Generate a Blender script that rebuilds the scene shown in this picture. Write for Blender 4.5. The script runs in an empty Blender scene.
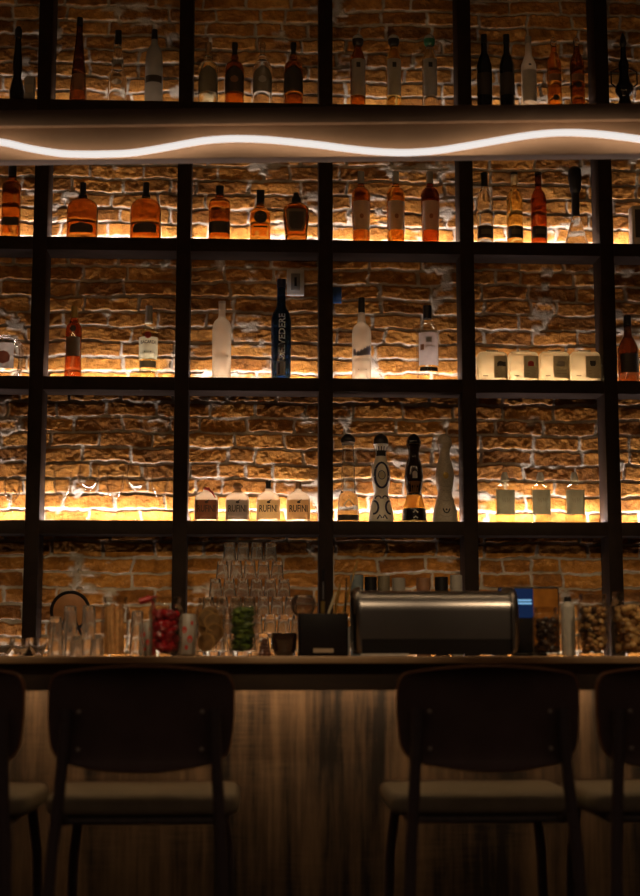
import bpy, bmesh, math, random
import numpy as np
from mathutils import Vector, Matrix
random.seed(7)
S = bpy.context.scene
COL = S.collection
PI = math.pi

# ------------------------------------------------------------------ camera
F = 1440.0; PITCH = 0.14073; YAW = -0.04424
CAM = Vector((-0.286, 0.0, 1.08))
cp, sp, cy, sy = math.cos(PITCH), math.sin(PITCH), math.cos(YAW), math.sin(YAW)
FWD = Vector((-sy*cp, cy*cp, sp)); RGT = Vector((cy, sy, 0)); UPV = RGT.cross(FWD)
cd = bpy.data.cameras.new('camera'); cam = bpy.data.objects.new('camera', cd); COL.objects.link(cam)
cam.location = CAM; cam.rotation_euler = (PI/2+PITCH, 0, YAW)
cd.sensor_fit = 'VERTICAL'; cd.sensor_height = 36; cd.sensor_width = 24; cd.lens = F*36/896
cd.dof.use_dof = True; cd.dof.focus_distance = 5.98; cd.dof.aperture_fstop = 2.3
cd.clip_start = 0.05
S.camera = cam

def at(px, py, Y):
    d = FWD*F + RGT*(px-320) - UPV*(py-448)
    return CAM + d*((Y-CAM.y)/d.y)
def mpp(P): return (P-CAM).dot(FWD)/F

# ------------------------------------------------------------------ materials
MATS = {}
def nodes(name):
    m = bpy.data.materials.new(name); m.use_nodes = True
    nt = m.node_tree; b = nt.nodes['Principled BSDF']
    return m, nt, b
def mat(name, col, rough=.5, metal=0, trans=0, ior=1.45, var=.12, scale=40, coat=0, bump=0, emis=None, es=0, spec=None, sss=0):
    if name in MATS: return MATS[name]
    m, nt, b = nodes(name)
    N, L = nt.nodes, nt.links
    b.inputs['Roughness'].default_value = rough; b.inputs['Metallic'].default_value = metal
    b.inputs['Transmission Weight'].default_value = trans; b.inputs['IOR'].default_value = ior
    b.inputs['Coat Weight'].default_value = coat
    if spec is not None: b.inputs['Specular IOR Level'].default_value = spec
    b.inputs['Base Color'].default_value = (*col, 1)
    if var or bump:
        tc = N.new('ShaderNodeTexCoord'); nz = N.new('ShaderNodeTexNoise')
        nz.inputs['Scale'].default_value = scale; nz.inputs['Detail'].default_value = 4
        L.new(tc.outputs['Object'], nz.inputs['Vector'])
        if var:
            r = N.new('ShaderNodeValToRGB')
            r.color_ramp.elements[0].position = .3; r.color_ramp.elements[1].position = .7
            r.color_ramp.elements[0].color = (*[c*(1-var) for c in col], 1)
            r.color_ramp.elements[1].color = (*[min(1, c*(1+var)) for c in col], 1)
            L.new(nz.outputs['Fac'], r.inputs['Fac']); L.new(r.outputs['Color'], b.inputs['Base Color'])
        if bump:
            bp = N.new('ShaderNodeBump'); bp.inputs['Strength'].default_value = bump; bp.inputs['Distance'].default_value = .003
            L.new(nz.outputs['Fac'], bp.inputs['Height']); L.new(bp.outputs['Normal'], b.inputs['Normal'])
    if emis:
        b.inputs['Emission Color'].default_value = (*emis, 1); b.inputs['Emission Strength'].default_value = es
    MATS[name] = m; return m
def glass(name, col, rough=.0, ior=1.47):
    return mat(name, col, rough, 0, 1.0, ior, var=0)
def frost(name, col, rough=.42, t=.85):
    # frosted glass: light from behind spreads through it
    if name in MATS: return MATS[name]
    m, nt, b = nodes(name); N, L = nt.nodes, nt.links
    b.inputs['Base Color'].default_value = (*col, 1); b.inputs['Roughness'].default_value = .5
    tl = N.new('ShaderNodeBsdfTranslucent'); tl.inputs['Color'].default_value = (*col, 1)
    tp = N.new('ShaderNodeBsdfTransparent'); tp.inputs['Color'].default_value = (*col, 1)
    m1 = N.new('ShaderNodeMixShader'); m1.inputs['Fac'].default_value = rough; L.new(tl.outputs[0], m1.inputs[1]); L.new(tp.outputs[0], m1.inputs[2])
    m2 = N.new('ShaderNodeMixShader'); m2.inputs['Fac'].default_value = t; L.new(b.outputs[0], m2.inputs[1]); L.new(m1.outputs[0], m2.inputs[2])
    L.new(m2.outputs[0], N['Material Output'].inputs['Surface'])
    MATS[name] = m; return m
def paper(name, col, tl=.35):
    # printed paper / thin plastic: diffuse with a little light coming through
    if name in MATS: return MATS[name]
    m, nt, b = nodes(name); N, L = nt.nodes, nt.links
    tc = N.new('ShaderNodeTexCoord'); nz = N.new('ShaderNodeTexNoise'); nz.inputs['Scale'].default_value = 60
    L.new(tc.outputs['Object'], nz.inputs['Vector'])
    r = N.new('ShaderNodeValToRGB')
    r.color_ramp.elements[0].color = (*[c*.85 for c in col], 1); r.color_ramp.elements[1].color = (*[min(1, c*1.1) for c in col], 1)
    L.new(nz.outputs['Fac'], r.inputs['Fac']); L.new(r.outputs['Color'], b.inputs['Base Color'])
    b.inputs['Roughness'].default_value = .6
    t = N.new('ShaderNodeBsdfTranslucent'); L.new(r.outputs['Color'], t.inputs['Color'])
    mx = N.new('ShaderNodeMixShader'); mx.inputs['Fac'].default_value = tl
    L.new(b.outputs[0], mx.inputs[1]); L.new(t.outputs[0], mx.inputs[2])
    L.new(mx.outputs[0], N['Material Output'].inputs['Surface'])
    MATS[name] = m; return m
def film(name, col, tint, a=.6):
    # print on clear film: the backlight comes through it, tinted
    if name in MATS: return MATS[name]
    m, nt, b = nodes(name); N, L = nt.nodes, nt.links
    b.inputs['Base Color'].default_value = (*col, 1); b.inputs['Roughness'].default_value = .55
    tc = N.new('ShaderNodeTexCoord'); nz = N.new('ShaderNodeTexNoise'); nz.inputs['Scale'].default_value = 70
    L.new(tc.outputs['Object'], nz.inputs['Vector'])
    mr = N.new('ShaderNodeMapRange'); mr.inputs['To Min'].default_value = a-.08; mr.inputs['To Max'].default_value = a+.08
    L.new(nz.outputs['Fac'], mr.inputs['Value'])
    t = N.new('ShaderNodeBsdfTransparent'); t.inputs['Color'].default_value = (*tint, 1)
    mx = N.new('ShaderNodeMixShader'); L.new(mr.outputs['Result'], mx.inputs['Fac'])
    L.new(b.outputs[0], mx.inputs[1]); L.new(t.outputs[0], mx.inputs[2])
    L.new(mx.outputs[0], N['Material Output'].inputs['Surface'])
    MATS[name] = m; return m
def thin_glass(name, tint=(.92, .92, .9), edge=.6):
    # window-like thin glass wall: mostly clear, reflecting more at its edges
    if name in MATS: return MATS[name]
    m, nt, b = nodes(name); N, L = nt.nodes, nt.links
    tr = N.new('ShaderNodeBsdfTransparent'); tr.inputs['Color'].default_value = (*tint, 1)
    gl = N.new('ShaderNodeBsdfGlossy'); gl.inputs['Roughness'].default_value = .03; gl.inputs['Color'].default_value = (.95, .93, .9, 1)
    lw = N.new('ShaderNodeLayerWeight'); lw.inputs['Blend'].default_value = .25
    mr = N.new('ShaderNodeMapRange'); mr.inputs['To Min'].default_value = .03; mr.inputs['To Max'].default_value = edge
    L.new(lw.outputs['Fresnel'], mr.inputs['Value'])
    mx = N.new('ShaderNodeMixShader'); L.new(mr.outputs['Result'], mx.inputs['Fac'])
    L.new(tr.outputs[0], mx.inputs[1]); L.new(gl.outputs[0], mx.inputs[2])
    L.new(mx.outputs[0], N['Material Output'].inputs['Surface'])
    MATS[name] = m; return m
def emit(name, col, s):
    return mat(name, (.8, .8, .8), .4, var=0, emis=col, es=s)

def brick_material():
    m, nt, b = nodes('old brick'); N, L = nt.nodes, nt.links
    am = N.new('ShaderNodeAttribute'); am.attribute_name = 'brick_mask'
    ar = N.new('ShaderNodeAttribute'); ar.attribute_name = 'brick_tone'
    tc = N.new('ShaderNodeTexCoord')
    ramp = N.new('ShaderNodeValToRGB'); e = ramp.color_ramp.elements
    e[0].position = 0; e[0].color = (.17, .062, .009, 1); e[1].position = 1; e[1].color = (.56, .275, .060, 1)
    k = e.new(.35); k.color = (.30, .122, .018, 1); k = e.new(.7); k.color = (.44, .19, .032, 1)
    L.new(ar.outputs['Fac'], ramp.inputs['Fac'])
    n1 = N.new('ShaderNodeTexNoise'); n1.inputs['Scale'].default_value = 28; n1.inputs['Detail'].default_value = 8; n1.inputs['Roughness'].default_value = .7
    L.new(tc.outputs['Object'], n1.inputs['Vector'])
    r1 = N.new('ShaderNodeValToRGB'); r1.color_ramp.elements[0].position = .3; r1.color_ramp.elements[1].position = .7
    r1.color_ramp.elements[0].color = (.55, .5, .45, 1); r1.color_ramp.elements[1].color = (1.25, 1.2, 1.15, 1)
    L.new(n1.outputs['Fac'], r1.inputs['Fac'])
    mul = N.new('ShaderNodeMix'); mul.data_type = 'RGBA'; mul.blend_type = 'MULTIPLY'; mul.inputs[0].default_value = 1
    L.new(ramp.outputs['Color'], mul.inputs[6]); L.new(r1.outputs['Color'], mul.inputs[7])
    mo = N.new('ShaderNodeValToRGB'); mo.color_ramp.elements[0].position = .3; mo.color_ramp.elements[1].position = .75
    mo.color_ramp.elements[0].color = (.30, .24, .17, 1); mo.color_ramp.elements[1].color = (.62, .55, .45, 1)
    n2 = N.new('ShaderNodeTexNoise'); n2.inputs['Scale'].default_value = 14; n2.inputs['Detail'].default_value = 6
    L.new(tc.outputs['Object'], n2.inputs['Vector']); L.new(n2.outputs['Fac'], mo.inputs['Fac'])
    mix = N.new('ShaderNodeMix'); mix.data_type = 'RGBA'
    L.new(am.outputs['Fac'], mix.inputs[0]); L.new(mo.outputs['Color'], mix.inputs[6]); L.new(mul.outputs[2], mix.inputs[7])
    L.new(mix.outputs[2], b.inputs['Base Color'])
    b.inputs['Roughness'].default_value = .85; b.inputs['Specular IOR Level'].default_value = .25
    n3 = N.new('ShaderNodeTexNoise'); n3.inputs['Scale'].default_value = 160; n3.inputs['Detail'].default_value = 5
    L.new(tc.outputs['Object'], n3.inputs['Vector'])
    bp = N.new('ShaderNodeBump'); bp.inputs['Strength'].default_value = .7; bp.inputs['Distance'].default_value = .003
    L.new(n3.outputs['Fac'], bp.inputs['Height']); L.new(bp.outputs['Normal'], b.inputs['Normal'])
    return m

def wood_material(name, dark, light, sx=26, sz=1.6, saw=True, rough=.65, horizontal=False):
    m, nt, b = nodes(name); N, L = nt.nodes, nt.links
    tc = N.new('ShaderNodeTexCoord')
    def noise(scale, vec, det=6, ro=.6):
        mp = N.new('ShaderNodeMapping'); mp.inputs['Scale'].default_value = vec
        L.new(tc.outputs['Object'], mp.inputs['Vector'])
        n = N.new('ShaderNodeTexNoise'); n.inputs['Scale'].default_value = scale; n.inputs['Detail'].default_value = det; n.inputs['Roughness'].default_value = ro
        L.new(mp.outputs['Vector'], n.inputs['Vector']); return n.outputs['Fac']
    g = noise(1, (sz, sx, sx) if horizontal else (sx, sx, sz))
    big = noise(3.2, (1, 1, .55), 5)
    mth = N.new('ShaderNodeMath'); mth.operation = 'MULTIPLY_ADD'; mth.inputs[1].default_value = .55
    L.new(g, mth.inputs[0])
    mb = N.new('ShaderNodeMath'); mb.operation = 'MULTIPLY'; mb.inputs[1].default_value = .45; L.new(big, mb.inputs[0])
    L.new(mb.outputs[0], mth.inputs[2]); out = mth.outputs[0]
    if saw:
        sw = noise(1, (7, 7, 120), 4, .6); sm_ = noise(2.2, (1, 1, 1), 3)
        f2 = noise(1, (75, 75, 3.5), 4, .65)
        def m2(op, a, b_):
            q = N.new('ShaderNodeMath'); q.operation = op
            for i_, v_ in enumerate((a, b_)):
                if isinstance(v_, (int, float)): q.inputs[i_].default_value = v_
                else: L.new(v_, q.inputs[i_])
            return q.outputs[0]
        amp = m2('MULTIPLY', m2('MAXIMUM', m2('SUBTRACT', sm_, .42), 0), 1.1)
        out = m2('ADD', out, m2('MULTIPLY', m2('SUBTRACT', sw, .5), amp))
        out = m2('ADD', out, m2('MULTIPLY', m2('SUBTRACT', f2, .5), .30))
    r = N.new('ShaderNodeValToRGB'); e = r.color_ramp.elements
    e[0].position = .40; e[0].color = (*dark, 1); e[1].position = .62; e[1].color = (*light, 1)
    L.new(out, r.inputs['Fac']); L.new(r.outputs['Color'], b.inputs['Base Color'])
    b.inputs['Roughness'].default_value = rough
    bp = N.new('ShaderNodeBump'); bp.inputs['Strength'].default_value = .35; bp.inputs['Distance'].default_value = .003
    L.new(out, bp.inputs['Height']); L.new(bp.outputs['Normal'], b.inputs['Normal'])
    MATS[name] = m; return m

M_STEEL = mat('dark painted steel', (.019, .011, .0075), .6, var=.2, scale=18, spec=.15)
M_BLACK = mat('black plastic', (.008, .006, .006), .5, var=.1, spec=.2)
M_CAP = mat('black bottle cap', (.015, .012, .012), .4, var=.1)
M_WOODCAP = mat('wooden stopper', (.30, .16, .07), .6, var=.25)
M_GOLD = mat('gold foil', (.55, .36, .10), .3, metal=.8)
M_WHITE = paper('white label', (.72, .66, .58), .3)
M_BEIGE = paper('beige label', (.50, .39, .27), .22)
M_GREY = paper('grey label', (.34, .30, .25), .2)
M_OLIVE = paper('olive label', (.16, .125, .075), .15)
M_DARK = paper('dark label', (.045, .032, .022), .06)
M_BROWNL = paper('brown label', (.26, .12, .055), .2)
M_INK = mat('black ink', (.02, .017, .016), .6, var=0)
M_REDINK = mat('red ink', (.45, .035, .02), .6, var=0)
M_NAVY = mat('navy glaze', (.025, .028, .07), .3, var=0)
T_PALE = thin_glass('pale filled glass', (.97, .94, .80), .35)
T_CLEAR = thin_glass('clear filled glass', (.95, .94, .91), .35)
G_CLEAR = glass('clear bottle glass', (.93, .93, .88))
G_AMBER = glass('amber spirit', (.46, .145, .016))
G_ORANGE = glass('orange spirit', (.78, .30, .035))
G_RED = glass('reddish spirit', (.42, .08, .014))
G_GOLD = glass('golden spirit', (.96, .70, .22))
G_PALE = glass('pale spirit', (.96, .86, .55))
G_ROSE = glass('rose spirit', (.62, .14, .035))
G_BROWN = glass('dark brown glass', (.16, .05, .018))
G_BLACK = mat('black glass', (.012, .009, .008), .12, var=.05, coat=.4)
FR_WHITE = frost('frosted white glass', (.80, .70, .55))
FR_GREY = frost('smoked frosted glass', (.45, .41, .34), .4, .6)
FR_YEL = frost('frosted yellow glass', (.96, .82, .52))
TG = thin_glass('thin clear glass')
G_TUMB = mat('bar tumbler glass', (.96, .94, .90), .04, 0, .94, 1.5, var=0)
G_CRYS = glass('crystal glass', (.97, .97, .95), .06, 1.5)

# ------------------------------------------------------------------ mesh helpers
class MB:
    def __init__(s): s.v = []; s.f = []; s.m = []
    def add(s, vs, fs, mi=0):
        o = len(s.v); s.v += [tuple(v) for v in vs]; s.f += [tuple(i+o for i in f) for f in fs]; s.m += [mi]*len(fs); return s
    def box(s, x0, x1, y0, y1, z0, z1, mi=0, bev=0, topmi=None):
        bm = bmesh.new(); bmesh.ops.create_cube(bm, size=1)
        for v in bm.verts:
            v.co = Vector((x0+(x1-x0)*(v.co.x+.5), y0+(y1-y0)*(v.co.y+.5), z0+(z1-z0)*(v.co.z+.5)))
        if bev: bmesh.ops.bevel(bm, geom=bm.edges[:], offset=bev, segments=2, affect='EDGES', profile=.5)
        bm.verts.index_update()
        o = len(s.v); s.v += [tuple(v.co) for v in bm.verts]
        for f in bm.faces:
            s.f.append(tuple(v.index+o for v in f.verts)); s.m.append(topmi if (topmi is not None and f.normal.z > .9) else mi)
        bm.free(); return s
    def lathe(s, prof, c=(0, 0, 0), seg=32, n=2, dr=1, mi=0, close=(True, True), rot=0):
        vs = []; fs = []
        for (z, r) in prof:
            for k in range(seg):
                t = 2*PI*k/seg + rot
                a, b_ = math.cos(t), math.sin(t)
                x = math.copysign(abs(a)**(2/n), a)*r; y = math.copysign(abs(b_)**(2/n), b_)*r*dr
                vs.append((c[0]+x, c[1]+y, c[2]+z))
        for i in range(len(prof)-1):
            for k in range(seg):
                k2 = (k+1) % seg
                fs.append((i*seg+k, i*seg+k2, (i+1)*seg+k2, (i+1)*seg+k))
        if close[0]: fs.append(tuple(range(seg-1, -1, -1)))
        if close[1]: fs.append(tuple((len(prof)-1)*seg+k for k in range(seg)))
        return s.add(vs, fs, mi)
    def tube(s, path, r, seg=10, mi=0, rs=None):
        P = [Vector(p) for p in path]; vs = []; fs = []; n = len(P)
        up = None
        for i in range(n):
            d = (P[min(i+1, n-1)]-P[max(i-1, 0)]).normalized()
            a = up - d*up.dot(d) if up is not None else d.orthogonal()
            a.normalize(); up = a; b_ = d.cross(a)
            rr = rs[i] if rs else r
            for k in range(seg):
                t = 2*PI*k/seg; vs.append(P[i]+a*math.cos(t)*rr+b_*math.sin(t)*rr)
        for i in range(n-1):
            for k in range(seg):
                k2 = (k+1) % seg; fs.append((i*seg+k, i*seg+k2, (i+1)*seg+k2, (i+1)*seg+k))
        fs.append(tuple(range(seg-1, -1, -1))); fs.append(tuple((n-1)*seg+k for k in range(seg)))
        return s.add(vs, fs, mi)
    def build(s, name, mats, parent=None, smooth=35, loc=None):
        me = bpy.data.meshes.new(name); me.from_pydata(s.v, [], s.f)
        for m in (mats if isinstance(mats, (list, tuple)) else [mats]): me.materials.append(m)
        me.polygons.foreach_set('material_index', s.m)
        if smooth:
            me.polygons.foreach_set('use_smooth', [True]*len(me.polygons))
            me.set_sharp_from_angle(angle=math.radians(smooth))
        me.update()
        o = bpy.data.objects.new(name, me); COL.objects.link(o)
        if parent is not None: o.parent = parent
        if loc is not None: o.location = loc
        return o
def tag(o, label, cat, group=None, kind=None):
    o['label'] = label; o['category'] = cat
    if group: o['group'] = group
    if kind: o['kind'] = kind
    return o
def struct(o): o['kind'] = 'structure'; return o
def thing(name, label, cat, loc, group=None, rotz=0):
    o = bpy.data.objects.new(name, None); COL.objects.link(o); o.empty_display_size = .05
    o.location = loc; o.rotation_euler = (0, 0, rotz)
    return tag(o, label, cat, group)
def copy_tree(o, parent=None):
    c = o.copy(); COL.objects.link(c)
    if parent is not None: c.parent = parent
    for ch in list(o.children): copy_tree(ch, c)
    return c

def rounded(prof, cut):
    out = [prof[0]]
    for i in range(1, len(prof)-1):
        p0, p1, p2 = (Vector((*q, 0)) for q in (prof[i-1], prof[i], prof[i+1]))
        l0, l2 = (p0-p1).length, (p2-p1).length
        c0, c2 = min(cut, .45*l0), min(cut, .45*l2)
        a = p1+(p0-p1).normalized()*c0 if l0 else p1; b = p1+(p2-p1).normalized()*c2 if l2 else p1
        for t in (0, .33, .67, 1):
            q = a*(1-t)**2+p1*2*t*(1-t)+b*t*t; out.append((q.x, q.y))
    out.append(prof[-1]); return out

# ---- a bottle: its outline in photo pixels becomes a turned solid at its own place
class Bottle:
    def __init__(s, name, label, x, base_z, Y, prof, m, cat='bottle', group=None, n=2, dr=1, cut=2.0, seg=36, body='body', neck=None):
        s.x = x; s.Y = Y; s.bz = base_z; s.n = n; s.dr = dr
        P = at(x, prof[0][0], Y); s.k = mpp(P); s.P = Vector((P.x, Y, base_z))
        s.root = thing(name, label, cat, s.P, group)
        pr = [(0 if i == 0 else s.z(y), hw*s.k) for i, (y, hw) in enumerate(prof)]
        r0 = pr[0][1]
        s.pr = [(0, r0*.94)] + rounded([(0.0, r0*.94), (.0025, r0)]+pr[1:], cut*s.k)[1:]
        s.split = None
        b = MB(); b.lathe(s.pr, seg=seg, n=n, dr=dr); s.body = b.build(body, m, s.root)
    def z(s, y): return at(s.x, y, s.Y).z - s.bz
    def r(s, z):
        p = s.pr
        for i in range(len(p)-1):
            if p[i][0] <= z <= p[i+1][0] and p[i+1][0] > p[i][0]:
                t = (z-p[i][0])/(p[i+1][0]-p[i][0]); return p[i][1]*(1-t)+p[i+1][1]*t
        return p[-1][1]
    def front(s, x, z, eps):
        r = s.r(z); t = min(.999, abs(x)/max(r, 1e-5))
        return -(r*s.dr*(1-t**s.n)**(1/s.n)) - eps
    def cap(s, prof, m, name='cap', n=2, seg=24):
        pr = [(s.z(y), hw*s.k) for y, hw in prof]
        b = MB(); b.lathe(rounded(pr, .8*s.k), seg=seg, n=n); return b.build(name, m, s.root)
    def decal(s, y1, y2, hw, m, name='label', dx=0, shape='rect', eps=.0006, nx=14, nz=8, sub=None):
        z1, z2 = s.z(y2), s.z(y1); vs = []; fs = []
        z1 = max(z1, .002)
        for j in range(nz+1):
            z = z1+(z2-z1)*j/nz; h = hw*s.k
            if shape == 'round': h *= math.sqrt(max(.0004, 1-(2*j/nz-1)**2))
            if shape == 'arch': h *= 1 if j < nz*.6 else math.sqrt(max(.02, 1-((j/nz-.6)/.4)**2))
            if shape == 'shield': h *= 1 if j > nz*.35 else .65+.35*j/(nz*.35)
            h = min(h, s.r(z)*.985) if dx == 0 else h
            for i in range(nx+1):
                x = dx*s.k+h*(2*i/nx-1); x = max(-s.r(z)*.985, min(s.r(z)*.985, x)); vs.append((x, s.front(x, z, eps), z))
        for j in range(nz):
            for i in range(nx):
                a = j*(nx+1)+i; fs.append((a, a+1, a+nx+2, a+nx+1))
        o = MB().add(vs, fs).build(name, m, s.root if sub is None else sub)
        return o
    def ribbon(s, pts, w, m, name='mark', closed=False, eps=.0009, sub=None):
        # pts in px relative (dx, y); flat painted line following the glass
        q = [Vector((dx*s.k, s.z(y))) for dx, y in pts]; vs = []; fs = []; n = len(q); w = w*s.k/2
        for i in range(n):
            a, b = (q[i-1], q[(i+1) % n]) if closed else (q[max(0, i-1)], q[min(n-1, i+1)])
            d = (b-a); d = d.normalized() if d.length else Vector((1, 0)); p = Vector((-d.y, d.x))*w
            for e in (q[i]+p, q[i]-p):
                x = max(-s.r(e.y)*.985, min(s.r(e.y)*.985, e.x)); vs.append((x, s.front(x, e.y, eps), e.y))
        rng = n if closed else n-1
        for i in range(rng):
            j = (i+1) % n; fs.append((2*i, 2*j, 2*j+1, 2*i+1))
        return MB().add(vs, fs).build(name, m, s.root if sub is None else sub, smooth=0)
    def text(s, txt, y, h, m, dx=0, vertical=False, width=None, eps=.001, name='lettering', sub=None):
        vs, fs = text_mesh(txt)
        xs = [v[0] for v in vs]; ys = [v[1] for v in vs]
        w0, h0 = max(xs)-min(xs), max(ys)-min(ys); cx, cyy = (max(xs)+min(xs))/2, (max(ys)+min(ys))/2
        kh = h*s.k/h0; kw = (width*s.k/w0) if width else kh
        zc = s.z(y); out = []
        for vx, vy in vs:
            a, b = (vx-cx)*kw, (vy-cyy)*kh
            x, z = (dx*s.k-b, zc+a) if vertical else (dx*s.k+a, zc+b)
            x = max(-s.r(z)*.985, min(s.r(z)*.985, x))
            out.append((x, s.front(x, z, eps), z))
        return MB().add(out, fs).build(name, m, s.root if sub is None else sub, smooth=0)
_TXT = {}
def text_mesh(txt):
    if txt in _TXT: return _TXT[txt]
    c = bpy.data.curves.new('t', 'FONT'); c.body = txt; c.size = 1; c.resolution_u = 3; c.offset = .022
    o = bpy.data.objects.new('t', c); COL.objects.link(o)
    bpy.context.view_layer.update()
    me = bpy.data.meshes.new_from_object(o.evaluated_get(bpy.context.evaluated_depsgraph_get()))
    r = ([(v.co.x, v.co.y) for v in me.vertices], [tuple(p.vertices) for p in me.polygons])
    bpy.data.objects.remove(o); bpy.data.curves.remove(c); bpy.data.meshes.remove(me)
    _TXT[txt] = r; return r

# ------------------------------------------------------------------ setting
YF = 5.898; YB = 6.036; WALL = 6.062; ZCEIL = 4.25
ROW = {'A': 3.408, 'B': 2.8055, 'C': 2.2107, 'D': 1.6128, 'E': 1.013}

def vnoise(u, v, sc, seed):
    rs = np.random.RandomState(seed); g = rs.rand(256, 256)
    x, y = u*sc+1000.37, v*sc+1000.71
    xi, yi = np.floor(x).astype(int), np.floor(y).astype(int); fx, fy = x-xi, y-yi
    fx = fx*fx*(3-2*fx); fy = fy*fy*(3-2*fy)
    a = g[xi % 256, yi % 256]; b = g[(xi+1) % 256, yi % 256]; c = g[xi % 256, (yi+1) % 256]; d = g[(xi+1) % 256, (yi+1) % 256]
    return (a*(1-fx)+b*fx)*(1-fy)+(c*(1-fx)+d*fx)*fy
def fbm(u, v, sc, seed, o=4, g=.5):
    s = 0; a = 1; t = 0
    for i in range(o): s = s+a*vnoise(u, v, sc*2**i, seed+i); t += a; a *= g
    return s/t
def brick_wall():
    X0, X1, Z0, Z1 = -2.1, 2.1, .95, ZCEIL
    nx, nz = 1050, 960
    u, v = np.meshgrid(np.linspace(X0, X1, nx), np.linspace(Z0, Z1, nz))
    H = .0655; Lb = .212
    uu = u+(fbm(u, v, 9, 11, 3)-.5)*.030+(fbm(u, v, 45, 15, 2)-.5)*.008
    vv = v+(fbm(u, v, 6, 21, 3)-.5)*.024+(fbm(u, v, 38, 25, 2)-.5)*.010
    row = np.floor((vv-Z0)/H).astype(int); fv = (vv-Z0)/H-row
    du = np.zeros_like(u); idx = np.zeros(u.shape, int); rs = np.random.RandomState(5)
    for r in range(row.min(), row.max()+1):
        m = row == r
        b = [X0-.4-(r % 2)*Lb*.5-rs.rand()*.05]
        while b[-1] < X1+.4:
            l = Lb*(1+(rs.rand()-.5)*.16)
            if rs.rand() < .10: l *= .55
            b.append(b[-1]+l)
        b = np.array(b); k = np.searchsorted(b, uu[m])-1
        k = np.clip(k, 0, len(b)-2); du[m] = np.minimum(uu[m]-b[k], b[k+1]-uu[m]); idx[m] = r*64+k+1000
    dv = np.minimum(fv, 1-fv)*H
    d = np.minimum(du, dv)+ np.minimum(0, 0*du)
    # round the brick corners a little
    e = .012; d = np.where((du < e) & (dv < e), e-np.sqrt((e-du)**2+(e-dv)**2), d)
    gap = .0034+.0045*fbm(u, v, 11, 31, 3)
    mask = np.clip((d-gap)/.0042+.5, 0, 1); mask = mask*mask*(3-2*mask)
    tab = np.random.RandomState(9).rand(200000); tone = tab[idx % 200000]; hgt = tab[(idx*7+13) % 200000]; tl = tab[(idx*3+5) % 200000]-.5
    rough = fbm(u, v, 26, 41, 5, .6)-.5; fine = fbm(u, v, 120, 51, 2)-.5
    brick = .0095+.005*hgt+tl*.007*(fv-.5)+rough*.0095+fine*.0030
    mort = .001+.011*fbm(u, v, 9, 61, 4)+(fbm(u, v, 70, 71, 2)-.5)*.004
    # smears of mortar lapping over brick edges here and there
    sm = np.clip((fbm(u, v, 7, 81, 4)-.64)/.06, 0, 1)*np.clip((gap+.020-d)/.012, 0, 1)
    h = mort*(1-mask)+brick*mask
    h = np.maximum(h, sm*(.013+rough*.006)); mask = mask*(1-.85*sm)
    h = np.clip(h, -.004, .021)
    co = np.stack([u, WALL-h, v], -1).reshape(-1, 3).astype(np.float32)
    i = np.arange(nx*nz).reshape(nz, nx)
    q = np.stack([i[:-1, :-1], i[:-1, 1:], i[1:, 1:], i[1:, :-1]], -1).reshape(-1, 4)
    # a plain lower strip down to the floor behind the back bar
    n0 = len(co)
    extra = np.array([[X0, WALL, 0], [X1, WALL, 0], [X1, WALL, Z0], [X0, WALL, Z0]], np.float32)
    co = np.concatenate([co, extra]); q = np.concatenate([q, [[n0, n0+1, n0+2, n0+3]]]).astype(np.int32)
    me = bpy.data.meshes.new('wall_back'); nq = len(q)
    me.vertices.add(len(co)); me.vertices.foreach_set('co', co.ravel())
    me.loops.add(nq*4); me.loops.foreach_set('vertex_index', q.ravel())
    me.polygons.add(nq); me.polygons.foreach_set('loop_start', np.arange(0, nq*4, 4, dtype=np.int32))
    me.polygons.foreach_set('use_smooth', np.ones(nq, bool))
    me.update(calc_edges=True); me.validate()
    for nm, arr in (('brick_mask', mask), ('brick_tone', np.clip(tone*.75+.12+(rough)*.6, 0, 1))):
        a = me.attributes.new(nm, 'FLOAT', 'POINT'); a.data.foreach_set('value', np.concatenate([arr.ravel(), np.zeros(4)]).astype(np.float32))
    me.materials.append(brick_material())
    o = bpy.data.objects.new('wall_back', me); COL.objects.link(o); return struct(o)
brick_wall()
M_FLOOR = wood_material('dark plank floor', (.02, .012, .007), (.07, .04, .022), 20, 1.2, saw=False, horizontal=True)
M_CEIL = mat('dark ceiling paint', (.03, .024, .02), .9, var=.1, scale=5)
struct(MB().box(-3.2, 3.2, -1.5, WALL+.1, -.1, 0).build('floor', M_FLOOR))
struct(MB().box(-3.2, 3.2, 2.2, WALL+.1, ZCEIL, ZCEIL+.1).build('ceiling', M_CEIL))
M_PLAST = mat('dark plaster', (.09, .065, .05), .9, var=.2, scale=6, bump=.2)
struct(MB().box(-2.32, -2.12, 3.3, WALL+.1, 0, ZCEIL).build('wall_left', M_PLAST)); struct(MB().box(2.12, 2.32, 3.3, WALL+.1, 0, ZCEIL).build('wall_right', M_PLAST))

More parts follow.
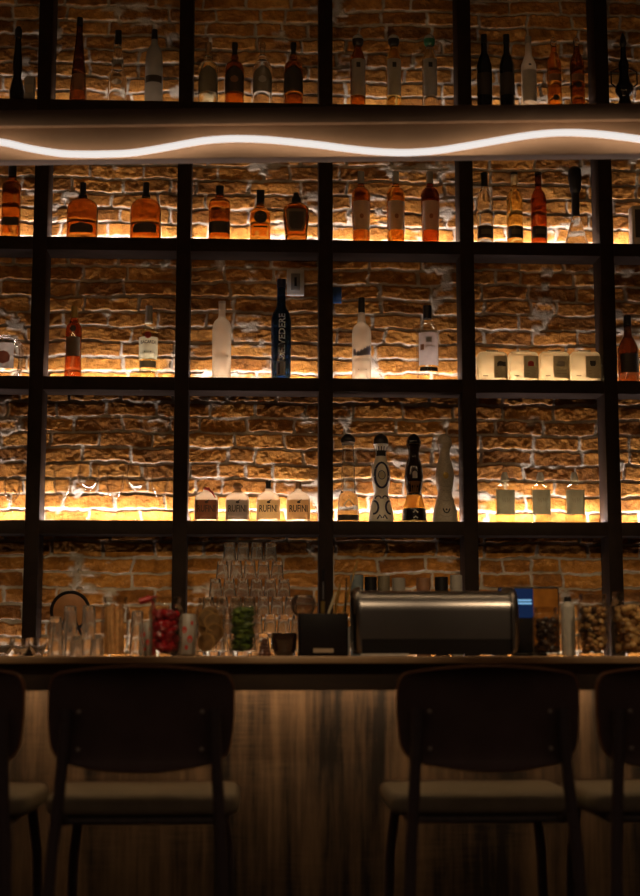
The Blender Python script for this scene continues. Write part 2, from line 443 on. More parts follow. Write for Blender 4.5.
# ------------------------------------------------------------------ back bar and shelving
M_WORN = wood_material('distressed dark boards', (.016, .010, .005), (.24, .15, .075), 17, 1.1)
M_TOP = wood_material('oiled bar top', (.36, .21, .10), (.60, .38, .21), 22, 1.5, saw=False, rough=.4, horizontal=True)
M_APRON = wood_material('dark stained apron', (.035, .018, .009), (.07, .038, .018), 20, 1.4, saw=False, horizontal=True)
bb = thing('back_bar', 'long dark back bar cabinet standing against the brick wall under the shelves', 'cabinet', (0, 5.75, 0))
MB().box(-2.1, 2.1, 5.46, 6.03, .06, .975, bev=.004).box(-2.1, 2.1, 5.5, 6.0, 0, .06).build('body', M_STEEL, bb, loc=(0, -5.75, 0))
MB().box(-2.1, 2.1, 5.42, 6.034, .975, ROW['E'], bev=.004).build('worktop', M_APRON, bb, loc=(0, -5.75, 0))
for i in range(6):
    x0 = -2.05+i*.69
    d = MB().box(x0, x0+.66, 5.44, 5.46, .1, .93, bev=.003).build('door', M_STEEL, bb, loc=(0, -5.75, 0))
    MB().box(x0+.58, x0+.6, 5.42, 5.44, .6, .78, bev=.003).build('handle', M_BLACK, d)

sh = thing('wall_shelving', 'dark steel grid shelving with lit bays standing along the brick wall', 'shelving', (0, YF, ROW['E']))
def rel(b): b.v = [(x, y-YF, z-ROW['E']) for x, y, z in b.v]; return b
PW = .029; TH = .056
POSTX = [-1.8, -1.2, -.6, 0, .6, 1.2, 1.8]
for x in POSTX: rel(MB().box(x-PW, x+PW, YF, YB, ROW['E'], ZCEIL-.002, bev=.002)).build('upright', M_STEEL, sh)
STR = {'A': 1.25, 'B': 5.2, 'C': 3.6, 'D': 8.6, 'E': 2.6}
WARM = (1.0, .87, .84)
for k, z in ROW.items():
    if k != 'E':
        for i in range(6):
            rel(MB().box(POSTX[i]+PW, POSTX[i+1]-PW, YF+.001, YB, z-TH, z, bev=.0015)).build('shelf', M_STEEL, sh)
    em = emit('strip light '+k, WARM, STR[k]*22)
    for i in range(6):
        s_ = rel(MB().box(POSTX[i]+PW+.004, POSTX[i+1]-PW-.004, YB-.032, YB-.020, z+.0004, z+.004, 0, 0, topmi=1)).build('light_strip', [M_BLACK, em], sh, smooth=0)

# ------------------------------------------------------------------ wall fittings
def wall_item(px, py, Y=6.036): return at(px, py, Y)
c = wall_item(295.5, 282.5); k = mpp(c)
M_PLATE = mat('grey brushed plate', (.52, .48, .44), .5)
wo = thing('wall_outlet', 'grey wall outlet plate on the bricks beside the tall dark blue bottle', 'outlet', (c.x, c.y, c.z))
MB().box(-8.6*k, 8.6*k, -.010, .014, -13.2*k, 13.2*k, bev=.002).build('plate', M_PLATE, wo)
so = MB().box(-4.6*k, 4.6*k, -.0140, -.0101, -8.6*k, 8.6*k, bev=.0018).build('socket', mat('socket grey', (.16, .145, .13), .5), wo)
MB().box(-1.2*k, 1.2*k, -.0155, -.0145, -4.5*k, 4.5*k).build('slot', M_BLACK, so)
c = wall_item(337, 295)
tag(MB().box(-4.5*k, 4.5*k, -.003, .012, -8*k, 8*k, bev=.001).build('patch', mat('plain blue', (.02, .07, .20), .5), loc=c), 'small blue sticker on the bricks right of the middle upright', 'patch')  # flat blue box set against the bricks

# ------------------------------------------------------------------ light beam with the wavy tube
BY = 4.3; BA = -.075
bc = at(320, 157, BY); bkz = mpp(bc)
nrm = Vector((math.sin(BA)*1, -math.cos(BA), 0)).normalized()       # faces the room
ex = Vector((math.cos(BA), math.sin(BA), 0))
def beam_local(px, py, off=0.0):
    d = FWD*F + RGT*(px-320) - UPV*(py-448)
    t = ((bc+nrm*off)-CAM).dot(nrm)/d.dot(nrm); p = CAM+d*t-bc
    return p.dot(ex), p.z
M_BEAM = wood_material('light beam board', (.29, .165, .085), (.40, .24, .13), 12, .8, saw=False, horizontal=True)
lb = thing('light_beam', 'long hanging brown beam carrying a wavy glowing white tube', 'lamp', bc, rotz=BA)
zl = beam_local(320, 125.5)[1]; zt = beam_local(320, 109)[1]
MB().box(-1.9, 1.9, 0, .05, 0, zt, bev=.002).build('board', M_BEAM, lb)
MB().box(-1.9, 1.9, -.022, 0, zl, zt, bev=.004).build('fascia', M_BEAM, lb)
W = [(0, 142), (30, 148.5), (60, 153.3), (80, 154.2), (100, 154.2), (130, 153), (160, 148.5), (200, 141.3), (230, 138.8), (260, 139.3), (290, 141.8), (320, 145), (345, 148.3), (370, 151), (390, 152.3), (410, 152.5), (440, 150.2), (480, 143.6), (530, 135.2), (565, 132.6), (600, 134.2), (640, 139.2)]
wl = [beam_local(x, y, .038) for x, y in W]
lead = [(wl[0][0]-.62+i*.06, wl[0][1]+.036*math.sin((i+1)/10*PI)-.004*0) for i in range(10)]
trail = [(wl[-1][0]+(i+1)*.06, wl[-1][1]-.045*math.sin((i+1)/10*PI*.9)) for i in range(10)]
wl = lead+wl+trail
# smooth with Catmull-Rom
pts = []
for i in range(len(wl)-1):
    p0, p1, p2, p3 = (Vector((*wl[max(0, min(len(wl)-1, i+j))], 0)) for j in (-1, 0, 1, 2))
    for t in (0, .25, .5, .75):
        q = .5*((2*p1)+(p2-p0)*t+(2*p0-5*p1+4*p2-p3)*t*t+(3*p1-p0-3*p2+p3)*t**3); pts.append((q.x, -.038, q.y))
tb = MB(); tb.tube(pts, .0108, seg=14)
tb.m = []
for f in tb.f:
    a = [Vector(tb.v[i]) for i in f[:3]]; nn = (a[1]-a[0]).cross(a[2]-a[0]).normalized() if len(f) == 4 else Vector((0, -1, 0))
    tb.m.append(1 if nn.y > .25 else 0)
tb.build('light_tube', [emit('tube diffuser', (1, .93, .88), .85), emit('added back glow', (1, .80, .62), 4.2)], lb)  # stronger glow added to the tube's back half to brighten the board
MB().box(-1.85, 1.85, .058, .082, .016, .022, 0).build('under_light', [emit('beam under light', (1, .66, .32), 20)], lb, smooth=0)
for sx in (-1.5, 1.5):
    MB().tube([(sx, .025, zt), (sx, .025, ZCEIL-bc.z)], .006).build('hanger', M_STEEL, lb)

# ------------------------------------------------------------------ shelf bottles
def BT(row, name, label, x, prof, m, dy=0.0, **kw):
    return Bottle(name, label, x, ROW[row]+.0002, YF+.058+dy, prof, m, **kw)
GA = 'bottles on the top shelf'; GB = 'bottles on the shelf below the light beam'; GC = 'bottles on the third shelf down'; GD = 'bottles on the lowest steel shelf'

# --- row A
b = BT('A', 'decanter', 'dark waisted bottle at the far left of the top shelf', 16.5, [(98, 7), (92, 7.5), (84, 6), (77, 4), (68, 5), (58, 4.5), (48, 3.5), (38, 3)], G_BLACK, group=GA); b.cap([(38, 3.6), (30, 3.6), (27, 2)], M_CAP)
b = BT('A', 'carton', 'small pale carton at the far left of the top shelf', 29.5, [(98, 5), (78, 5)], M_GREY, n=9, cat='box', cut=.4, body='box', dr=.8); b.decal(86, 94, 4, M_BEIGE)
b = BT('A', 'liqueur_bottle', 'tall slim cone shaped dark amber bottle on the top shelf', 78, [(98.5, 9), (75, 7.2), (55, 5.2), (36, 3.4), (26, 3)], G_BROWN, group=GA); b.cap([(26, 3.3), (18, 2.9)], M_CAP); b.decal(76, 92, 6, M_BROWNL)
b = BT('A', 'spirit_bottle', 'clear glass bottle between the cone bottle and the smoky one', 117, [(99, 9.5), (77, 9), (70, 6), (64, 6.5), (56, 5), (50, 4), (44, 3.3)], G_CLEAR, group=GA); b.cap([(44, 3.6), (31, 3.2)], M_CAP); b.decal(82, 88, 5, M_BEIGE, shape='round')
b = BT('A', 'spirit_bottle', 'smoky grey frosted bottle against the second upright, top shelf', 153.5, [(100, 9.2), (60, 8.6), (50, 7), (45, 3.4), (40, 3)], FR_GREY, group=GA); b.cap([(40, 3.2), (30, 2.8)], M_CAP); b.decal(78, 85, 8, M_DARK)
for i, (x, g, lm, ln) in enumerate([(208, G_PALE, M_OLIVE, 'grey green'), (234.3, G_AMBER, M_BROWNL, 'brown'), (262.3, G_CLEAR, M_GREY, 'pale grey'), (293.3, G_AMBER, M_DARK, 'black')]):
    b = BT('A', 'liqueur_bottle', f'round shouldered bottle with a {ln} label in the four bottle row, top shelf', x, [(101.5, 9.7), (70, 9.7), (64, 8), (61, 4), (57.5, 4.4), (55, 3)], g, group=GA)
    b.cap([(55, 3), (52, 2.4), (46, 3.2), (43, 2.8)], [M_WOODCAP, M_CAP, TG, M_CAP][i], 'stopper')
    b.decal(69, 94.5, 9.3, [M_OLIVE, M_DARK, M_OLIVE, M_DARK][i], shape='arch'); b.decal(79, 86, 4, lm, 'emblem', shape='round', eps=.001)
for i, (x, g, cm, ln) in enumerate([(358, G_AMBER, 'black capped amber'), (394, G_PALE, 'black capped pale gold'), (430, G_CLEAR, 'green capped clear')] if 0 else [(358, G_AMBER, M_CAP, 'round black cap and amber liquid'), (394, G_GOLD, M_CAP, 'round black cap and pale gold liquid'), (430, G_CLEAR, mat('green cap', (.02, .12, .06), .35), 'round green cap and clear liquid')]):
    b = BT('A', 'tequila_bottle', f'straight bottle with {ln} and a grey label, top shelf', x, [(104.5, 7.6), (60, 7.6), (52, 5), (49, 3.8), (46, 3.6)], g, group=GA)
    b.cap([(46.5, 3.8), (44, 5.4), (40, 5.8)], cm); b.cap([(40, 5.8), (37, 5), (35.3, 2.5)], M_PLATE, 'cap_top')
    b.decal(61, 97.5, 6.7, M_GREY); b.decal(65, 70, 2, M_INK, 'emblem', eps=.001); b.ribbon([(-5, 78), (5, 78)], 1.1, M_INK)
    b.ribbon([(-4, 81), (4, 81)], .6, M_INK)
for x, ln in ((485, 'nearest the upright'), (507.5, 'between its dark twin and the frosted bottle')):
    b = BT('A', 'wine_bottle', f'black long necked bottle, {ln}, top shelf right', x, [(107.5, 7.6), (66, 7.6), (58, 5.5), (53, 3.2), (44, 2.9)], G_BLACK, group=GA); b.cap([(44, 3.3), (35, 3.2)], M_CAP, 'capsule'); b.decal(75, 97, 7, M_DARK)
b = BT('A', 'vodka_bottle', 'pale frosted long necked bottle beside two black ones, top shelf', 529.5, [(107.5, 7.7), (66, 7.6), (59, 5), (55, 3.3), (44, 3)], FR_WHITE, group=GA); b.cap([(44, 3.2), (37, 3.1)], M_GREY); b.decal(72, 103, 7.2, M_GREY); b.decal(66, 68.5, 1.6, M_INK, 'emblem', shape='round'); b.ribbon([(-6, 76), (6, 76)], .8, M_INK)
for x, ln, g in ((555, 'left', G_ORANGE), (578, 'right', G_AMBER)):
    b = BT('A', 'liqueur_bottle', f'amber bottle with a glass ball stopper, the {ln} one of the pair, top shelf', x, [(108, 7.2), (62, 7.2), (57, 5), (52, 3), (47, 2.8)], g, group=GA)
    b.cap([(47, 1.6), (45, 3), (42, 3.4), (39, 2.6), (37.5, 1)], G_CRYS, 'stopper'); b.decal(97 if ln == 'left' else 85, 103 if ln == 'left' else 90, 3.2, M_DARK, shape='round'); b.decal(76, 83, 6.5, M_BROWNL, 'band')
b = BT('A', 'decanter', 'ornate dark metal decanter at the far right of the top shelf', 625, [(109, 11), (104, 7), (98, 5), (93, 9), (88, 9.5), (82, 6), (74, 4.5), (64, 5.5), (58, 3), (48, 2.6)], G_BLACK, group=GA); b.cap([(48, 2), (44, 3.6), (38, 2.6), (33, .8)], M_CAP, 'stopper')
for s_ in (-1, 1): MB().tube([(s_*8*b.k, 0, b.z(88)), (s_*13*b.k, 0, b.z(84)), (s_*13*b.k, 0, b.z(72)), (s_*4.5*b.k, 0, b.z(68))], .0035).build('handle', M_STEEL, b.root)

# --- row B
b = BT('B', 'whisky_bottle', 'square shouldered amber whisky bottle at the left edge under the light beam', 10.5, [(235.5, 9.3), (186, 9.3), (182, 7), (180, 4), (177, 3.6)], G_AMBER, group=GB, n=4, dr=.8); b.cap([(177, 4), (166, 4)], M_CAP); b.decal(219, 227, 8.6, M_DARK)
for x, ln in ((82, 'left'), (145.3, 'right')):
    b = BT('B', 'whisky_bottle', f'broad amber whisky flask with a dark low label, {ln} one of the two', x, [(236.8, 15.4), (208, 15.4), (202, 12.5), (199.5, 7), (198, 4)], G_AMBER, group=GB, n=2.6, dr=.62, cut=3); b.cap([(198, 4.4), (195.5, 4.4), (195, 3.2), (183, 3)], M_CAP); b.decal(225, 234.8, 11.5, M_DARK, shape='arch'); b.ribbon([(-8, 230), (8, 230)], .9, M_OLIVE)
b = BT('B', 'whisky_bottle', 'straight amber bottle with a dark band label right of the second upright', 219.3, [(239, 10.6), (206, 11), (201, 10), (198.5, 5), (196, 4.2)], G_AMBER, group=GB, n=3, dr=.8); b.cap([(196, 4), (186.5, 4)], M_CAP); b.decal(223.5, 235, 10.3, M_DARK)
b = BT('B', 'bourbon_bottle', 'amber bottle with a black square cap and a round dark label', 260.2, [(239.6, 10.2), (214, 10.2), (210.5, 8), (208, 4.3), (204, 3.6)], G_ORANGE, group=GB, n=2.8, dr=.8); b.cap([(204, 4), (191, 4)], M_CAP, n=6); b.decal(212.5, 225.5, 6.6, M_DARK, shape='round', nz=14); b.ribbon([(-7, 228.6), (7, 228.6)], 1.6, M_INK); b.ribbon([(-3, 217), (3, 217)], .8, M_OLIVE); b.ribbon([(-4, 219.5), (4, 219.5)], .8, M_OLIVE)
b = BT('B', 'whisky_bottle', 'faceted flaring amber bottle with a dark shield label beside the middle upright', 296, [(240, 10.8), (232, 11.4), (216, 13.4), (208, 13), (204, 8), (203, 4.4)], G_AMBER, group=GB, n=2.4, dr=.66, seg=14); b.cap([(203, 4.4), (199, 4.6), (196, 3), (192.5, 2)], M_CAP); b.decal(211, 233.5, 9.4, M_OLIVE, shape='shield'); b.decal(214, 231, 7.4, M_DARK, 'emblem', shape='shield', eps=.001); b.ribbon([(-10, 236), (10, 236)], .9, M_GOLD)
for x, g, ln in ((361.2, G_AMBER, 'leftmost'), (396, G_ORANGE, 'middle'), (430.5, G_RED, 'reddest and rightmost')):
    b = BT('B', 'whisky_bottle', f'tapering whisky bottle with a tall beige label, {ln} of the three', x, [(241.6, 8.2), (206, 9.4), (195, 9.4), (190, 7.5), (187.5, 4), (184, 3.3)], g, group=GB); b.cap([(184, 3.5), (172, 3.3)], FR_GREY, 'capsule'); b.decal(203, 231.5, 8.3, M_BEIGE)
    b.decal(216, 221, 2, M_BROWNL, 'emblem', shape='round', eps=.001); b.ribbon([(-5, 209), (5, 209)], .7, M_BROWNL); b.ribbon([(-5, 212), (5, 212)], .7, M_BROWNL); b.ribbon([(-5, 226), (5, 226)], .7, M_BROWNL)
for x, g, cm, ln in ((485.4, G_CLEAR, M_CAP, 'clear'), (515.3, G_GOLD, FR_YEL, 'golden yellow'), (539.4, G_RED, G_BROWN, 'red amber')):
    b = BT('B', 'rum_bottle', f'{ln} slim bottle with a small dark label near its foot, under the light beam', x, [(242.4, 8), (199, 8), (193, 6), (189.5, 3.4), (186, 3.2)], g, group=GB); b.cap([(186, 3.4), (175, 3.2)], cm, 'capsule'); b.cap([(175, 3.6), (173, 3.6)], M_CAP, 'cap'); b.decal(227.8, 239.5, 7.6, M_DARK); b.decal(231, 236, 5, M_OLIVE, 'emblem', eps=.001)
b = BT('B', 'decanter', 'clear triangular decanter with a tall black stopper under the light beam', 576.5, [(242.8, 12.2), (219, 4.4), (216, 3.8)], G_CRYS, group=GB, seg=40, cut=1); b.cap([(216, 4), (194, 3.9), (190, 5.4), (177, 6.8), (170, 6.4), (167, 3)], M_CAP, 'stopper'); b.ribbon([(-7, 234), (7, 234)], .7, M_GREY)
b = BT('B', 'gift_box', 'gold edged bottle box with a dark panel at the right edge under the beam', 641, [(243, 10.5), (208.5, 10.5)], M_BEIGE, n=9, dr=.8, cut=.5, body='box', cat='box'); b.decal(212, 240, 7.6, M_DARK, 'panel')

# --- row C
b = BT('C', 'jug', 'round clear glass jug with a pale label and red fruit, left edge', 4.5, [(376, 13), (369, 17.5), (352, 18.5), (344, 17), (339.5, 13), (337.5, 12)], TG, group=GC, cat='jug'); b.decal(346, 371, 11, paper('pale jug print', (.50, .42, .36), .4)); b.decal(354, 367, 6.2, mat('pink print', (.55, .20, .16), .6), 'emblem', dx=1.5, shape='round', eps=.001)
MB().tube([(17*b.k, 0, b.z(346)), (21*b.k, 0, b.z(348)), (21.5*b.k, 0, b.z(358)), (18*b.k, 0, b.z(366))], .0035).build('handle', TG, b.root)
b = BT('C', 'liqueur_bottle', 'rose red bottle with a gold cap on the third shelf', 72.8, [(376, 8.8), (362, 8), (345, 7.6), (331, 8.3), (326, 7.4), (321.5, 4), (318, 3.2)], G_ROSE, group=GC); b.cap([(318, 3.5), (306.5, 3)], M_GOLD); b.decal(338, 357, 7, M_OLIVE); b.decal(326.5, 333, 3, M_DARK, 'emblem', shape='round'); b.ribbon([(-5, 343), (5, 343)], .8, M_GOLD); b.ribbon([(-5, 348), (5, 348)], .8, M_GOLD)
b = BT('C', 'rum_bottle', 'white rum bottle with a red round emblem on its pale label', 148, [(376.2, 9.2), (345, 9.8), (333, 10.2), (329.5, 8.4), (326, 4.2), (322.5, 3.8)], T_PALE, group=GC); b.cap([(321.5, 3.5), (306.3, 3.3)], FR_GREY, 'capsule'); b.cap([(323.5, 4), (321.5, 4)], M_WHITE, 'neck_ring')
b.decal(338.5, 360.5, 9.3, paper('pale rum label', (.80, .76, .62), .55)); b.decal(333.5, 340.5, 3.4, M_REDINK, 'emblem', shape='round', eps=.0012); b.text('BACARDI', 343.7, 3.4, M_INK, width=14.5); b.ribbon([(-7, 354.5), (-3, 353.4), (3, 353.4), (7, 354.5)], 1.5, M_INK); b.ribbon([(-6, 348), (6, 348)], .5, M_GREY); b.decal(362.5, 368.8, 8, M_OLIVE, 'foot_label')
b = BT('C', 'vodka_bottle', 'plain frosted white vodka bottle right of the second upright', 221.4, [(377.4, 9.3), (328, 9.5), (322, 8), (318.5, 4), (316, 3.5), (304, 3.5)], FR_WHITE, group=GC, cut=3); b.cap([(304, 3.7), (301.5, 3.6)], M_GREY); b.text('VODKA', 357.5, 3.0, M_GREY, width=13) if 0 else b.ribbon([(-6.5, 357.5), (6.5, 357.5)], 2.2, M_GREY)
for yy in (360.5, 362.5): b.ribbon([(-5, yy), (5, yy)], .4, M_GREY)
G_NAVY = mat('deep blue glass', (.012, .045, .15), .06, 0, .8, 1.45, var=0)
b = BT('C', 'vodka_bottle', 'tall dark blue bottle with large white vertical lettering', 281, [(378.2, 9.8), (320, 10.3), (313, 8.5), (308, 4.8), (303, 4.4), (288, 4.2)], G_NAVY, group=GC, cut=3.5); b.cap([(288, 4.6), (279.5, 4.4)], M_NAVY, 'capsule')
b.text('BELVEDERE', 338, 6.6, mat('pale print', (.66, .78, .90), .5), vertical=True, dx=.6, width=46); b.decal(363, 377, 4.6, M_GREY, dx=-.2); b.ribbon([(-2.4, 365), (-2.4, 376)], 2, M_DARK); b.ribbon([(3.2, 364), (3.2, 376.5)], 1.6, M_WHITE)
b = BT('C', 'vodka_bottle', 'frosted vodka bottle with a black cap and a band of grey hills', 361.8, [(378.8, 9.6), (333, 9.6), (327, 8.3), (323.8, 4.4), (320, 3.8), (313, 3.5)], FR_WHITE, group=GC, cut=3); b.cap([(313, 3.4), (298, 3.2)], M_CAP)
hill = mat('grey blue print', (.20, .19, .23), .6, var=.1)
for dx, y0, y1, hw in ((-7.4, 350, 357, 1.2), (-4.2, 352.5, 357.5, 1.6), (-.8, 351.2, 357.5, 1.7), (2.4, 349.6, 357, 1.7), (5, 347.5, 356.5, 1.5), (7.2, 346.5, 356, 1.2)): b.decal(y0, y1, hw, hill, 'hill_print', dx=dx, shape='arch', nx=5)
b.text('GREY GOOSE', 361.4, 2.7, M_GREY, width=15); b.ribbon([(-4, 371.3), (4, 371.3)], .9, M_INK)
b = BT('C', 'vodka_bottle', 'broad clear bottle with a pale mauve label and dark cap', 428, [(379.4, 11.6), (334, 11.8), (328, 10.4), (323, 7), (321.5, 4.6), (319, 4.3)], T_CLEAR, group=GC, cut=3); b.cap([(319, 4.4), (306, 4.3)], M_CAP)
b.decal(334.5, 367, 9.6, paper('mauve label', (.56, .46, .42), .5)); b.decal(339, 344.5, 3, M_GREY, 'emblem', eps=.001); b.decal(346.3, 352, 1.7, M_BROWNL, 'emblem', dx=-6.6, eps=.001); b.ribbon([(-4, 349), (6, 349)], 1.3, M_GREY); b.decal(369, 373, 8.9, M_DARK, 'foot_label', shape='rect'); b.ribbon([(-2, 371), (2, 371)], 1, M_GREY)
G_FLASK = frost('pale yellow flask', (.78, .68, .46), .5, .92)
for x, dx, hw, em, sh_, ln in ((492, 8.2, 7, M_INK, 'round', 'two black marks, against the fourth upright'), (523.3, 7.2, 7.8, M_REDINK, 'arch', 'a red emblem'), (554.3, 6.2, 8.2, M_GREY, 'rect', 'faint grey print'), (585, 7.3, 7.8, M_INK, 'shield', 'one black emblem, nearest the right upright')):
    b = BT('C', 'flask', f'low clear flask whose grey label has {ln}', x, [(380, 15.2), (358, 15.3), (354, 14.2), (352.6, 12)], G_FLASK, group='row of low clear flasks', n=7, dr=.42, seg=48, cut=2.5)
    b.cap([(352.6, 6), (351.3, 6)], M_WHITE, 'cap', n=5)
    b.decal(357, 379, hw, paper('grey card label', (.27, .235, .165), .3), dx=dx)
    b.decal(362, 367.3, 3.0, em, 'emblem', dx=dx-.4, shape=sh_, eps=.0011, nx=8)
    if ln[0] == 't': b.ribbon([(dx-3, 364), (dx-3, 367.5)], 1.5, M_INK); b.decal(363, 367.5, 1.8, M_INK, 'emblem', dx=dx+3.2, eps=.0012, nx=5)
    b.ribbon([(dx-5, 372), (dx+5, 372)], .5, M_OLIVE); b.ribbon([(dx-5, 374.5), (dx+5, 374.5)], .5, M_OLIVE); b.ribbon([(-10, 377), (-5, 377)], 1.2, M_OLIVE)
b = BT('C', 'wine_bottle', 'dark reddish brown bottle right of the last upright', 629, [(380.5, 10.5), (349, 10.5), (341, 7), (336, 4), (326, 3.6)], G_BROWN, group=GC); b.cap([(326, 4), (316, 3.8)], M_CAP); b.decal(355, 374, 9, M_DARK)

# --- row D : stemware, squat bottles, painted bottles, apothecary bottles
def shell(prof_out, th):
    out = [(z, r) for z, r in prof_out]; inn = [(z, max(.0006, r-th)) for z, r in reversed(prof_out)]
    return out, inn
def stem_mesh(k, h, rb, hb):
    # goblet: foot, stem, thin bowl
    b = MB()
    foot = .62*rb
    prof = [(0, foot), (.002, foot), (.006, foot*.35), (.012, .004), (h-hb-.006, .0035), (h-hb, .008), (h-hb+hb*.12, rb*.55), (h-hb+hb*.3, rb*.86), (h-hb+hb*.6, rb), (h, rb*.93),
            (h, rb*.93-.0014), (h-hb+hb*.6, rb-.0014), (h-hb+hb*.3, rb*.86-.0016), (h-hb+hb*.14, rb*.52), (h-hb+hb*.08, .001)]
    b.lathe(prof, seg=36, close=(True, True)); return b
for x, rim, hw, hb, lab in ((11, 477, 9, 26, 'clear stemmed glass at the far left of the lowest shelf'), (62, 472, 10, 28, 'clear wine glass leftmost in the bright second bay'), (88, 465.5, 12, 26, 'broad clear goblet second from left in the bright bay'), (114, 472, 10, 28, 'clear wine glass in the middle of the bright bay'), (136, 465.5, 12, 26, 'broad clear goblet second from right in the bright bay'), (159, 470, 9.5, 28, 'clear wine glass nearest the second upright, bright bay')):
    P = at(x, 520, YF+.06); k = mpp(P); h = at(x, rim, YF+.06).z-ROW['D']
    o = stem_mesh(k, h, hw*k, hb*k).build('wine_glass', thin_glass('stemware glass', (.97, .96, .94), .35), loc=(P.x, YF+.06, ROW['D']+.0003)); tag(o, lab, 'glass', 'stemmed glasses on the lowest shelf')
for x, lm, lt, ln, st in ((206.3, film('brown film label', (.13, .055, .025), (.36, .13, .05), .12), G_PALE, 'brown', 0), (237.3, film('grey film label', (.26, .22, .19), (.34, .29, .25), .16), G_CLEAR, 'grey', 1), (268.2, film('yellow film label', (.70, .55, .30), (.62, .46, .22), .32), G_PALE, 'yellow', 2), (298.2, film('tan film label', (.60, .40, .20), (.54, .34, .14), .30), G_PALE, 'tan', 3)):
    b = BT('D', 'tequila_bottle', f'squat frosted bottle with a {ln} printed label', x, [(520.8, 11.9), (500, 11.9), (496, 10.6), (493, 7), (491.8, 3.6), (489, 3.4)], FR_WHITE, group='squat printed bottles', n=2.8, dr=.75, cut=3)
    if st == 0: b.cap([(489, 3.2), (487.5, 3)], M_REDINK, 'stopper'); MB().tube([(-2*b.k, -.012, b.z(489.5)), (2*b.k, -.02, b.z(490.2)), (6*b.k, -.026, b.z(493)), (9*b.k, -.03, b.z(498.5))], .004, rs=[.004, .0048, .0045, .002]).build('ribbon', mat('red ribbon', (.42, .03, .02), .6), b.root)
    if st == 1: b.cap([(489, 3), (487, 5.4), (485.5, 5), (483.5, 3)], M_WOODCAP, 'stopper'); b.cap([(495, 4.4), (492.5, 4.6)], M_WOODCAP, 'neck_cord')
    if st == 2: b.cap([(489, 2.8), (480.5, 2.6)], M_CAP, 'stopper')
    if st == 3: b.cap([(489, 3.2), (482, 2.8)], M_WOODCAP, 'stopper')
    b.decal(500.5, 520, 11.5, lm, eps=.0008); b.text('RUFINI', 509.3, 7.0, M_INK, width=18, eps=.0014); b.decal(501.6, 504.4, 1.8, M_INK, 'emblem', shape='round', eps=.0014, dx=.2); b.ribbon([(.5, 502), (3, 500.5)], .9, M_INK)
    b.ribbon([(-6, 515), (6, 515)], .5, M_INK)
M_CER = mat('white ceramic', (.80, .72, .58), .35, var=.08)
M_CER2 = mat('stone ceramic', (.48, .41, .31), .55, var=.15, scale=120)
CP = [(521.3, 12.8), (510, 11.6), (494, 7.0), (487, 8.3), (477, 9.5), (467, 8.4), (457, 5.2), (452, 5.2), (448, 6), (444.5, 7.6)]
TP = [(444.5, 7.6), (441, 7.5), (437, 5.6), (434, 2)]
GT = 'tall waisted tequila bottles'
def ell(cx, cyy, rx, ry, n=28, a0=0, a1=2*PI): return [(cx+rx*math.cos(a0+(a1-a0)*i/n), cyy+ry*math.sin(a0+(a1-a0)*i/n)) for i in range(n+1)]
b = BT('D', 'tequila_bottle', 'clear waisted bottle with a dark domed cap left of the painted one', 348.2, [(520.8, 10.8), (514, 11), (496, 9.6), (492, 7), (484, 6.8), (470, 6.6), (460, 6.2), (448, 5.6), (443, 6)], G_CLEAR, group=GT); b.cap([(443, 6), (441.5, 7.6), (438.5, 7.2), (434.5, 3)], M_CAP); b.decal(515.5, 521, 10.4, M_DARK, 'foot_label'); b.cap([(444.5, 6.4), (441.6, 6.6)], M_WHITE, 'neck_ring'); b.ribbon([(-5, 506), (0, 500), (5, 506), (0, 511), (-5, 506)], 1, M_WHITE)
b = BT('D', 'tequila_bottle', 'white waisted ceramic bottle painted with dark blue scrolls', 381.3, CP, M_CER, group=GT); b.cap([(444, 7.4), (440, 7.4), (436.5, 5.6), (434, 2)], M_CAP)
b.decal(447, 456.5, 5.2, M_INK, 'neck_band')
for dx in (-4.2, -1.4, 1.4, 4.2): b.ribbon([(dx, 446.5), (dx*.9, 451)], 1.7, M_CER, 'crown_point', eps=.0016)
b.ribbon(ell(0, 476, 6.8, 12.5), 2.1, M_NAVY, 'painted_ring', closed=False); b.decal(472.5, 479.5, 2.9, mat('cream medallion', (.6, .48, .3), .4), 'medallion', shape='round', eps=.0015); b.ribbon(ell(0, 476, 3.4, 4.2), .8, M_NAVY, eps=.0016)
for s_ in (-1, 1): b.ribbon([(s_*x_, y_) for x_, y_ in ell(8.2, 508, 4.4, 6.6, 18, PI*.45, PI*1.6)], 2.0, M_NAVY, 'painted_scroll'); b.ribbon([(s_*x_, y_) for x_, y_ in ell(3.6, 499.5, 2.8, 2.8, 12, PI, 2*PI)], 1.4, M_NAVY, 'painted_scroll'); b.ribbon([(s_*5, 520), (s_*2.5, 516), (s_*.6, 519)], 1.4, M_NAVY, 'painted_scroll')
b = BT('D', 'tequila_bottle', 'black topped waisted bottle with an amber middle and black foot', 414.3, CP, frost('amber frosted glass', (.86, .58, .20)), group=GT); b.cap(TP, G_BLACK, 'cap')
b.cap([(521.2, 12.9), (510, 11.95), (508.8, 11.6)], G_BLACK, 'foot'); b.cap([(495.5, 7.7), (494, 7.3), (487, 8.6), (477, 9.7), (467, 8.6), (457, 5.4), (452, 5.4), (448, 6.2), (444.6, 7.7)], mat('black brown glaze', (.022, .010, .006), .15, var=.1, coat=.4), 'upper_glaze')
b.decal(482, 493.5, 9, mat('brown glaze', (.22, .095, .028), .3), 'brown_band', eps=.0012); b.decal(472, 479, 2.4, M_PLATE, 'medallion', shape='arch', eps=.0022)
b.ribbon([(-2.4, 513.5), (0, 511.3), (2.4, 513.5)], 1.3, M_WHITE, eps=.002); b.ribbon([(-2.2, 519), (0, 517.5), (2.2, 519)], 1.1, M_WHITE, eps=.002)
